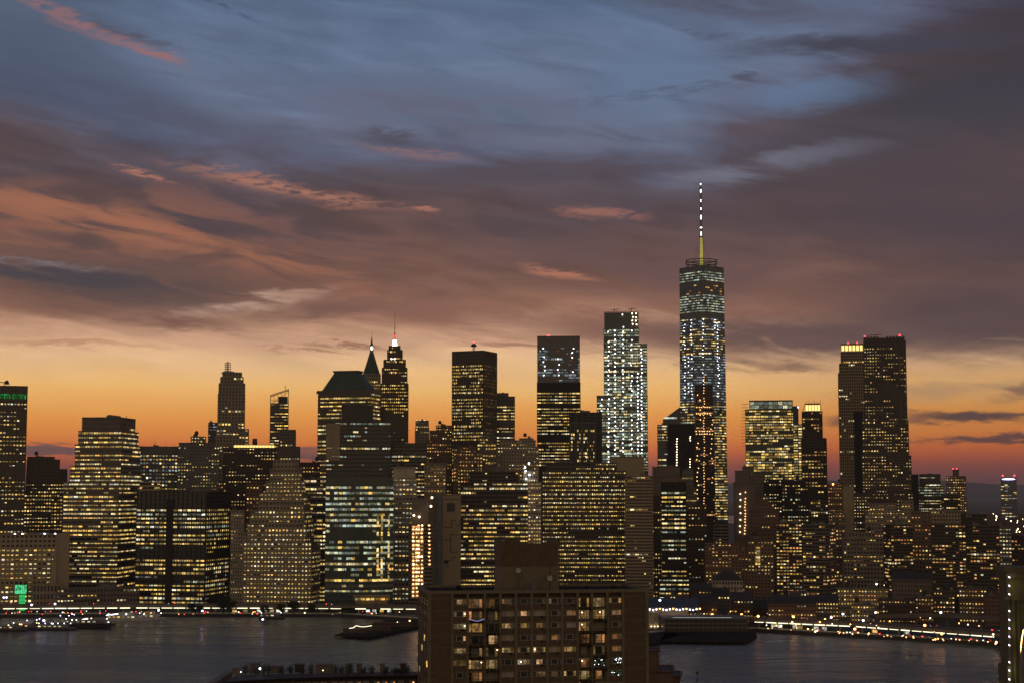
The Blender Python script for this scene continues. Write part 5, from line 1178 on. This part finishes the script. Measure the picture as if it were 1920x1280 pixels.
for px, py, s_ in ((1440, 1108, 1.6), (1450, 1110, 1.5), (1463, 1107, 1.4), (1474, 1112, 1.5), (1432, 1113, 1.3), (1590, 1108, 1.3), (1600, 1107, 1.2), (1612, 1108, 1.3), (1570, 1110, 1.2), (1540, 1137, 1.2), (1552, 1136, 1.1), (1548, 1118, 1.3), (1802, 1130, 1.3), (1790, 1135, 1.2), (1310, 1117, 1.2), (1295, 1117, 1.1)):
    g_ = 'housing slab' if px < 1500 else 'banded flats' if px < 1560 else 'stone building' if px < 1650 else 'brick tenement' if px > 1700 else 'house'
    tree(px, py + 22, GZ, s_, f'dark bushy tree in the clump by the {g_}' if px > 1320 else 'dark bushy tree by the hipped roof house', f'tree clump by the {g_}')
# ------------------------------------------------------------------ near bank: brick tower block
mat('near_brick', (.14, .098, .06), .9, .25, .8, bump=.2); mat('near_concrete', (.205, .168, .108), .85, .2, .7)
mat('window_frame', (.36, .33, .28), .5); mat('curtain_lit_tint', (.5, .4, .3))  # paler warm copy of the curtain: room light put into its colour
glow('room_y', [(1, .55, .14), (1, .62, .2), (1, .5, .14), (1, .7, .3)], .08, .55, tex=.9)
glow('room_o', [(1, .45, .14), (1, .38, .12), (1, .55, .25)], .10, .6, tex=.9); glow('room_teal', [(.15, .8, .65), (.25, .9, .7)], .5, 1.2)
def near_block():
    Y = 377.; s = Y / F; rot = R(9); p0 = at(804, 1113, Y)
    def hit(px, back=0.):                   # distance along the turned front where the sight line px meets it
        k = (px - 960) / F / CP * 1.0; c_, s_ = math.cos(rot), math.sin(rot); bx, by = p0.x - s_ * back, Y + c_ * back
        rx = ray(px, 1130); k = rx.x / rx.y
        return (k * by - bx) / (c_ - k * s_)
    x0, x1 = 0., hit(1214)
    zr = p0.z; r = empty('brick_tower_block', (p0.x, Y, 0), rot); tag(r, 'brown brick apartment block with balconies filling the lower centre', 'apartment block')
    z0 = 8.; D = 23.
    # carcass
    U = hit
    gx = [848, 877, 909, 938, 967.5, 997, 1026, 1054, 1083, 1110, 1139, 1168]; gX = [U(p) for p in gx]
    FH = 22.45 * s; rows = [zr - 1.0 - k * FH for k in range(26)]; rows = [z for z in rows if z - FH > z0]
    body = MB(); body.box(x0, x1, 1.6, D, z0, zr)              # recessed core
    body.box(x0, gX[0] - .002, 0, 1.59, z0, zr); body.box(gX[-1] + .002, x1, 0, 1.59, z0, zr)
    body.build('wall', 'near_brick', r)
    con = MB(); con.box(x0 - .25, x1 + .25, -.3, .3, zr + .003, zr + .75); con.box(x0 - .25, x0 + .3, .3, D, zr + .003, zr + .75); con.box(x1 - .3, x1 + .25, .3, D, zr + .003, zr + .75); con.box(x0 + .3, x1 - .3, D - .4, D, zr + .003, zr + .75)
    for X in gX: con.box(X - .28, X + .28, -.22, 1.62, z0, zr)
    con.box(x0 - .2, x0 + .55, -.23, -.003, z0, zr); con.box(x1 - .55, x1 + .2, -.23, -.003, z0, zr)
    for z in rows:
        con.box(x0 + .55, gX[0] - .28, -.1, -.003, z - .09, z + .05); con.box(gX[-1] + .28, x1 - .55, -.1, -.003, z - .09, z + .05)
        con.box(gX[0] + .28, gX[-1] - .28, .05, 1.6, z - .14, z + .02)
    con.build('concrete_frame', 'near_concrete', r)
    MB().box(x0 + .31, x1 - .31, .31, D - .41, zr + .01, zr + .14).build('roof', 'near_dark', r)
    # spandrels under the windows
    BALC = {1, 2, 8, 9}
    for j in range(11):
        for z in rows[:9]:
            if j in BALC: continue
            MB().box(gX[j] + .28, gX[j + 1] - .28, .12, .5, z - FH + .02, z - FH + 1.25).build('spandrel_panel', 'near_brick', r)
    lit_plan = {0: {0: 'o', 1: 'oo', 8: 'y', 9: 'Y', 10: 'y'}, 1: {0: 'y', 3: 'd', 5: 'd', 7: 'o', 8: 'Y', 9: 'Y', 10: 'o'}, 2: {0: 'Y', 1: 'Y', 8: 'Y', 9: 'd'}, 3: {2: 'o', 3: 'd', 8: 'o', 9: 'o', 10: 'o'},
                4: {0: 'Y', 2: 'y', 3: 'Y', 4: 'y', 5: 'Y', 6: 'd', 7: 'Y', 9: 'y', 10: 'o'}, 5: {0: 'Y', 1: 'Y', 2: 'Y', 4: 'Y', 8: 'o', 9: 't', 10: 't'}, 6: {1: 'o', 2: 'd', 3: 'd', 5: 'o', 7: 'y', 8: 'Y', 10: 't'}, 7: {4: 'y', 6: 'o', 8: 'y', 9: 't'}}
    rr = random.Random(3)
    fr_me, gl_me = None, None
    for k, z in enumerate(rows[:8]):
        for j in range(11):
            a, b = gX[j] + .36, gX[j + 1] - .36; w = b - a; c = (a + b) / 2; y = .32 if j not in BALC else 1.5
            zb, zt = z - FH + 1.28, z - .22
            if j in BALC: zb = z - FH + .35
            o = empty('window', (c, y, (zb + zt) / 2)); o.parent = r
            h = zt - zb
            f = MB(); t_ = .09
            xs = [-w / 2, -w * .26, w * .26, w / 2]
            for x in xs: f.box(x - t_, x + t_, -.08, .1, -h / 2, h / 2)
            f.box(-w / 2, w / 2, -.07, .09, h / 2 - .12, h / 2); f.box(-w / 2, w / 2, -.07, .09, -h / 2, -h / 2 + .12); f.box(-w / 2, -w * .26, -.06, .08, -.04, .04); f.box(w * .26, w / 2, -.06, .08, -.04, .04)
            f.build('frame', 'window_frame', o)
            v = lit_plan.get(k, {}).get(j, '')
            for q in range(3):
                xa, xb_ = xs[q] + t_, xs[q + 1] - t_
                m = 'glass'
                if v in ('Y',) or (v == 'y' and q != 1) or (v == 'o' and q != 0) or (v == 'oo'): m = 'room_y' if v in 'Yy' else 'room_o'
                if v == 'd': m = 'curtain_lit_tint'
                if v == 't': m = 'glass'
                if not v and rr.random() < .34: m = rr.choice(['curtain_lit_tint', 'curtain_lit_tint', 'curtain', 'room_y', 'room_o'])
                MB().box(xa, xb_, -.0, .05, -h / 2 + .12, h / 2 - .12).build('pane', m, o)
            if j not in BALC and rr.random() < .6: MB().box(w * .1, w * .1 + .62, -.42, -.1, -h / 2 - .42, -h / 2 - .03).build('air_conditioner', 'near_dark' if rr.random() < .5 else 'grey_panel', o)
            if v == 't':
                for _ in range(9): inst('fairy_light', LAMP['green'] if rr.random() < .4 else LAMP['white'], o, (rr.uniform(-w / 2, w / 2), -1.5 if j in BALC else -.3, rr.uniform(-h / 2, h / 2)), 0, (.07, .07, .07))
            if j in BALC:
                for _ in range(rr.randint(0, 3)): X_ = rr.uniform(a + .3, b - .5); MB().lathe(X_, -.9, [(.16, z - FH + .02), (.22, z - FH + .4), (.1, z - FH + rr.uniform(.5, 1.1))], 7).build('balcony_pot', rr.choice(['leaf', 'curtain', 'near_concrete']), r)
                bo = MB(); bo.box(a, b, -1.6, -1.45, z - FH + .02, z - FH + .16)
                n = 14
                for i in range(n + 1): x = a + (b - a) * i / n; bo.box(x - .025, x + .025, -1.55, -1.5, z - FH + .16, z - FH + 1.15)
                bo.box(a, b, -1.57, -1.48, z - FH + 1.15, z - FH + 1.22); bo.box(a, b, -1.6, .04, z - FH - .12, z - FH + .015)
                bo.build('balcony', 'near_dark' if (k + j) % 3 else 'near_concrete', r)
    for k, j, x, c in ((1, 0, .8, 'warm'), (2, 0, .8, 'warm'), (1, 9, .5, 'warm'), (4, 5, .2, 'warm'), (5, 8, .3, 'warm'), (5, 4, .3, 'white'), (4, 2, .8, 'warm'), (1, 8, .3, 'warm'), (2, 8, .3, 'warm'), (5, 1, .8, 'warm')):
        X = gX[j] + (gX[j + 1] - gX[j]) * x; inst('room_lamp', LAMP[c], r, (X, -.1, rows[k] - .75), 0, (.14, .14, .14))
    # a string of lights on one balcony rail
    fl = MB()
    for i in range(10): 
        x0_, x1_ = gX[1] + .3 + i * .33, gX[1] + .3 + (i + 1) * .33; f_ = lambda i: rows[1] - FH + .95 - 1.0 * math.sin(i / 10 * 3.14) * .5
        fl.bar((x0_, -1.7, f_(i)), (x1_, -1.7, f_(i + 1)), .035)
    fl.build('fairy_light_string', 'blue_light', r)
    # left flank windows
    side = MB()
    for z in rows[:10]:
        for q in range(4): y = 1.6 + q * 5.4; side.box(x0 - .06, x0 + .05, y, y + 2.2, z - FH + 1.0, z - .35)
    side.build('side_windows', 'glass', r)
    sc_ = MB()
    for q in range(5): y = .01 + q * 5.4; sc_.box(x0 - .22, x0 - .003, y, y + .5, z0, zr)
    sc_.build('side_piers', 'near_concrete', r)
    for k, q in ((3, 1), (4, 2), (5, 0), (6, 3)): inst('window', PAL['y'], r, (x0 - .1, 2.7 + q * 5.4, rows[k] - 1.2), math.pi / 2, (1.6, .1, 1.3))
    # rooftop cabin
    Yp = Y + 12 + 4; X0, X1 = hit(939, 11), hit(1048, 11); zt = at(990, 1013, Yp).z; zm = at(990, 1061, Yp).z
    MB().box(X0, X1, 11, 21, zr + .14, zm).build('rooftop_cabin', 'near_concrete', r)
    up = MB().box(X0 + .003, X1 - .003, 11.003, 21, zm + .003, zt - 1.2); up.box(X0 - .1, X0 + 1.2, 10.9, 21, zt - 4.5, zt); up.box(X1 - 1.1, X1 + .1, 10.9, 21, zt - 1.197, zt); up.box(X0 + 1.2, X1 - 1.1, 10.95, 11.4, zt - 1.8, zt - .5)
    up.box(X0 + 2, X0 + 5, 14, 18, zt - 1.2, zt + .5)
    up.build('water_tank_house', 'near_brick', r)
    for px, py, rad, ph in ((972, 1068, .62, 1), (1031, 1083, .66, 0)):
        p = at(px, py, Y + 14.); o = empty('satellite_dish', (hit(px, 9.8), 9.8, p.z)); o.parent = r
        MB().bar((0, .2, -p.z + zr), (0, .2, .9 if ph else 0), .08).build('pole', 'near_dark', o)
        d = MB(); n = 14; vs = [(0, .12, 0)] + [(rad * math.cos(i / n * 6.283), -.12, rad * math.sin(i / n * 6.283)) for i in range(n)]
        d.add(vs, [(0, 1 + (i + 1) % n, 1 + i) for i in range(n)]); d.bar((0, -.1, -.4), (0, -.7, 0), .04); d.build('reflector', 'white_paint', o)
    a = at(1028.5, 1060, Y + 14); a.x = hit(1028.5, 10); MB().bar((a.x + .3, 10, zr), (a.x + .3, 10, a.z), .08).bar((a.x + .3, 10, a.z - 2.5), (a.x + 1.8, 10, a.z - 2.2), .04).bar((a.x + .3, 10, a.z - 1.6), (a.x + 1.6, 10, a.z - 1.4), .04).build('aerial', 'near_dark', r)
    for px, w, h, m in ((1000, 1.1, 1.9, 'grey_panel'), (991, .7, 1.1, 'grey_panel'), (956, .5, .8, 'grey_panel'), (860, .7, 1.4, 'near_dark'), (1150, .8, 1., 'near_dark'), (930, .6, 1.3, 'grey_panel'), (1100, .8, .9, 'near_dark')):
        X = hit(px, 9); mb = MB().lathe(X, 9, [(w * .8, zr + .14), (w * .8, zr + .14 + h * .7), (w * .95, zr + .14 + h * .72), (w * .3, zr + .14 + h)], 10); mb.build('roof_vent', m, r)
    return zr
near_block()

# curved red brick block, bottom left
def near_left():
    Y = 420; r = empty('curved_brick_block', (0, Y, 0)); tag(r, 'dark red brick block with pale window piers and a planted roof at the bottom left', 'apartment block')
    pts = []
    for px, py, dy in ((420, 1284, -14), (470, 1277, -9), (540, 1273, -5), (620, 1271, -2), (700, 1270, 0), (800, 1270, 2)): p = at(px, py, Y + dy); pts.append((p.x, dy, p.z))
    zr = sum(p[2] for p in pts) / 6 + .3; z0 = 8
    poly = [(x, y) for x, y, z in pts]; MB().prism(poly + [(pts[-1][0], 13), (pts[0][0], 5)], z0, zr).build('wall', 'red_brick' if 'red_brick' in MAT else 'dark_brick', r)
    cor = MB(); pie = MB(); k = 0
    for (a, b) in zip(poly, poly[1:]):
        A, B = Vector(a), Vector(b); d = (B - A).normalized(); n = Vector((d.y, -d.x)); L = (B - A).length
        cor.add([(*(A + n * .5), zr - .5), (*(B + n * .5), zr - .5), (*B, zr - .5), (*A, zr - .5), (*(A + n * .6), zr + .2), (*(B + n * .6), zr + .2), (*(B - n * .3), zr + .2), (*(A - n * .3), zr + .2)], [(0, 3, 2, 1), (4, 5, 6, 7), (0, 1, 5, 4), (1, 2, 6, 5), (2, 3, 7, 6), (3, 0, 4, 7)])
        t_ = 1.
        while t_ < L - 1:
            P = A + d * t_
            for fl in range(2):
                z = zr - 2.1 - fl * 3.2; o = MB().box(-.62, .62, -.1, .08, -1, 1).build('window', 'curtain', r, (P.x + n.x * .06, P.y + n.y * .06, z)); o.rotation_euler.z = math.atan2(d.y, d.x)
                f = MB().box(-.72, -.6, -.16, .06, -1.1, 1.1).box(.6, .72, -.16, .06, -1.1, 1.1).box(-.6, .6, -.16, .06, 1, 1.1).box(-.6, .6, -.16, .06, -1.1, -1).box(-.05, .05, -.14, -.101, -1, 1).build('frame', 'pale_concrete', o)
                if random.random() < .55: inst('lit_pane', PAL[random.choice('yo')], o, (random.choice([-.28, .28]), -.12, .1), 0, (.4, .05, 1.3))
            t_ += 2.9 if P.x > -30 else 2.0
    cor.build('cornice', 'near_dark', r)
    X = lambda px: at(px, 1260, Y).x
    for px, w, y, h in ((438, 1.9, 4, 1.8), (468, 2.4, 7, 3.2), (510, 2.8, 8, 2.1), (551, 2.2, 10, 2.4), (600, 4.2, 9, 2.6), (648, 1.3, 6, 3.0), (668, 1.2, 7, 2.9), (713, 1.0, 6, 3.0), (752, 1.4, 7, 2.9)):
        hut = MB().box(X(px) - w / 2, X(px) + w / 2, y, y + 2.5, zr + .003, zr + h * .8); hut.box(X(px) - w / 2 - .3, X(px) + w / 2 + .3, y - .4, y + 2.8, zr + h * .8 + .002, zr + h * .8 + .15); hut.build('roof_hut', random.choice(['granite', 'dark_brick', 'granite', 'near_concrete']), r)
    inst('roof_lamp', LAMP['white'], r, (X(484), 3, zr + 1.7), 0, (.28, .28, .28)); inst('roof_lamp', LAMP['blue'], r, (X(448), 3, zr + .9), 0, (.14, .14, .14))
    inst('roof_lamp', LAMP['warm'], r, (X(603), 3, zr + 1.3), 0, (.14, .14, .14)); MB().bar((X(484), 3, zr), (X(484), 3, zr + 1.6), .05).build('lamp_post', 'near_dark', r)
    w_ = MB().box(X(408) , X(421), -13.5, 12, zr - 6, zr + .1); w_.build('end_wall', 'granite', r)
    # potted shrubs
    rr = random.Random(8)
    for i, px in enumerate((458, 478, 492, 500, 525, 540, 565, 580, 625, 638, 655, 680, 695, 722, 738, 745, 762)):
        q = empty('roof_shrub', (X(px), Y + rr.uniform(1.5, 5), zr)); tag(q, 'leafy shrub in a pot on the planted roof at the bottom left', 'shrub', 'shrubs on the planted roof')
        h = rr.uniform(1.2, 2.6); MB().frust(0, 0, .5, .5, 0, .7, .7, .5).build('pot', 'granite', q); cr = MB()
        for _ in range(260):
            u = Vector((rr.gauss(0, .42), rr.gauss(0, .42), .5 + abs(rr.gauss(h * .4, h * .28)))); s = rr.uniform(.10, .2); e1 = Vector((rr.gauss(0, 1), rr.gauss(0, 1), rr.gauss(0, 1))).normalized(); e2 = e1.orthogonal().normalized()
            cr.add([u - e1 * s, u - e2 * s * .6, u + e1 * s, u + e2 * s * .6], [(0, 1, 2, 3)])
        cr.build('foliage', 'leaf', q)
near_left()
# brick roofs, bottom centre right
t = T('stepped red brick rooftop wall right of the brown brick block', 430, [(1205, 1262, 1259), (1205, 1236, 1223)], 'blank', 'brick', D=14, plant=0, name='brick_building', cat='building', par=.5)
t = T('low brick rooftop with a curved end at the bottom centre right', 440, [(1228, 1276, 1268)], 'blank', 'brick', D=12, plant=1, name='brick_building', cat='building', par=.4)
p = at(1307, 1262, 400); r = empty('rooftop_mast', (p.x, p.y, 30)); tag(r, 'thin dark mast with a boxy head rising from the bottom edge', 'mast')
MB().bar((0, 0, 0), (0, 0, p.z - 30), .12).build('pole', 'near_dark', r); MB().box(-.35, .35, -.3, .3, p.z - 30, p.z - 29.6).build('head', 'near_dark', r)
q_ = [(-400, -50), (520, -50), (520, 470), (330, 540), (180, 520), (60, 470), (-60, 480), (-400, 470)]
struct(MB().prism(q_, -6, 8).build('near_bank_ground', 'asphalt'))

# ------------------------------------------------------------------ stone bridge tower and deck, right edge
def bridge():
    Y = 300; s = Y / F; mat('bridge_stone', (.14, .122, .068), .9, .3, .5, bump=.3)
    xL = at(1889.5, 1150, Y).x; zt = at(1895, 1062, Y).z
    r = empty('bridge_tower', (xL, Y, 0)); tag(r, 'granite suspension bridge tower with pointed arches and a string of lamps', 'bridge tower')
    Wp, Wa, D = 2.1, 13.2, 5.; za = at(1905, 1122, Y).z; zs = za - 8
    mb = MB(); x = 0
    for i in range(3):
        mb.box(x, x + Wp, 0, D, -2, zs)
        if i < 2:
            # pointed arch from two arcs between this pier and the next
            a, b = x + Wp, x + Wp + Wa; n = 8; m = (a + b) / 2; pts = []
            for k in range(n + 1):
                t_ = k / n; pts.append((a + (m - a) * (1 - math.cos(t_ * math.pi / 2)) * 1.0, zs + (za - zs) * math.sin(t_ * math.pi / 2)))
            for k in range(n):
                (p0, q0), (p1, q1) = pts[k], pts[k + 1]
                for sx in (0, 1):
                    A, B = (p0, p1) if not sx else (a + b - p1, a + b - p0); qa, qb = (q0, q1) if not sx else (q1, q0)
                    mb.add([(A, 0, qa), (B, 0, qb), (B, D, qb), (A, D, qa), (A, 0, zt - 2), (B, 0, zt - 2), (B, D, zt - 2), (A, D, zt - 2)], [(0, 3, 2, 1), (4, 5, 6, 7), (0, 1, 5, 4), (1, 2, 6, 5), (2, 3, 7, 6), (3, 0, 4, 7)])
        mb.box(x, x + Wp, 0, D, zs, zt - 2)
        x += Wp + Wa
    Wt = 3 * Wp + 2 * Wa
    mb.build('masonry', 'bridge_stone', r)
    c = MB().box(-.3, Wt + .3, -.8, D + .8, zt - 2 + .003, zt - .9).box(-.7, Wt + .7, -1.2, D + 1.2, zt - .897, zt); c.box(-.6, Wt + .6, -.6, -.003, zt - 6, zt - 5.4)
    c.build('cornice', 'bridge_stone', r)
    b_ = MB()
    for i in range(3):
        X = i * (Wp + Wa); b_.box(X + .75, X + 1.15, -.5, -.003, 0, zt - 6.01); b_.box(X + Wp - .35, X + Wp - .05, -.3, -.003, 0, zt - 6.01)
    zq = at(1880, 1248, Y).z; b_.box(-.45, .1, -.4, D + .4, 0, zq)
    b_.build('buttress', 'bridge_stone', r)
    st = MB().bar((.25, -.9, at(1891, 1280, Y).z - 8), (.25, -.9, at(1891, 1078, Y).z), .05); cb = st.build('lamp_cable', 'near_dark', r)
    for y in (1080.6, 1096.5, 1112.5, 1144, 1160.5, 1176.5, 1192, 1208, 1240, 1255.5, 1272):
        p = at(1891.2, y, Y - .9); o = inst('bridge_lamp', LAMP['blue'], r, (p.x - xL, -1.2, p.z), 0, (.13, .13, .13)); inst('bridge_lamp_glow', LAMP['warm'], r, (p.x - xL + .14, -1.1, p.z - .12), 0, (.06, .06, .1))
    # real lamps grazing the stone
    for y in (1096, 1176, 1255):
        p = at(1891.2, y, Y); l = bpy.data.lights.new('bridge_lamp_light', 'POINT'); l.energy = 35; l.color = (.85, .9, .35); l.shadow_soft_size = .15; o = bpy.data.objects.new('bridge_lamp_light', l); COL.objects.link(o); o.parent = r; o.location = (p.x - xL, -1.8, p.z)
    # deck running to the far bank
    d = empty('bridge_deck', (0, 0, 0)); tag(d, 'bridge roadway with orange rail lights seen through the stone arch', 'bridge deck')
    def X(y): return at(1903 + (y - 508) * .075, 1200, y).x if y < 700 else at(1917, 1150, y).x + (y - 700) * .06
    ys = [300 + 40 * k for k in range(21)]; dk, ra = MB(), MB()
    for a, b in zip(ys, ys[1:]):
        xa, xb = X(a), X(b); dk.add([(xa, a, 37), (xb, b, 37), (xb + 26, b, 37), (xa + 26, a, 37), (xa, a, 38.4), (xb, b, 38.4), (xb + 26, b, 38.4), (xa + 26, a, 38.4)], [(0, 3, 2, 1), (4, 5, 6, 7), (0, 1, 5, 4), (1, 2, 6, 5), (2, 3, 7, 6), (3, 0, 4, 7)])
        ra.bar((xa, a, 39.5), (xb, b, 39.5), .12); ra.bar((xa, a, 38.9), (xb, b, 38.9), .1)
        for k in range(10): t_ = k / 10; ra.bar((xa + (xb - xa) * t_, a + 40 * t_, 38.4), (xa + (xb - xa) * t_, a + 40 * t_, 39.5), .08)
    dk.build('roadway', 'asphalt', d); ra.build('railing', 'rust', d); n = 0
    y = 480
    while y < 1060 and n < 95: inst('rail_light', LAMP['orange' if n % 3 else 'warm'], d, (X(y) + .4, y, 39.2), 0, (.22, .22, .28)); n += 1; y *= 1.009
    for k, yy in enumerate((520, 560, 600, 650, 1000, 1030)):
        car((X(yy) + 5, yy, 38.4), math.pi / 2 + .3, f"car with red tail lights on the bridge roadway, {['nearest', 'second', 'third', 'fourth', 'second farthest', 'farthest'][k]} of the row", 'dark_metal')
bridge()

# ------------------------------------------------------------------ evening air over the city
hz = MB().box(-13000, 13000, -60, 33500, -7, 640).build('haze', 'black'); tag(hz, 'thin evening haze over the river and the city', 'haze', kind='stuff')
hm = bpy.data.materials.new('air'); hm.use_nodes = True; t_ = hm.node_tree; t_.nodes.clear()
v_ = t_.nodes.new('ShaderNodeVolumePrincipled'); o_ = t_.nodes.new('ShaderNodeOutputMaterial'); t_.links.new(v_.outputs[0], o_.inputs['Volume'])
v_.inputs['Color'].default_value = (.86, .84, .82, 1); v_.inputs['Density'].default_value = HAZE; v_.inputs['Anisotropy'].default_value = .1
hz.data.materials[0] = hm
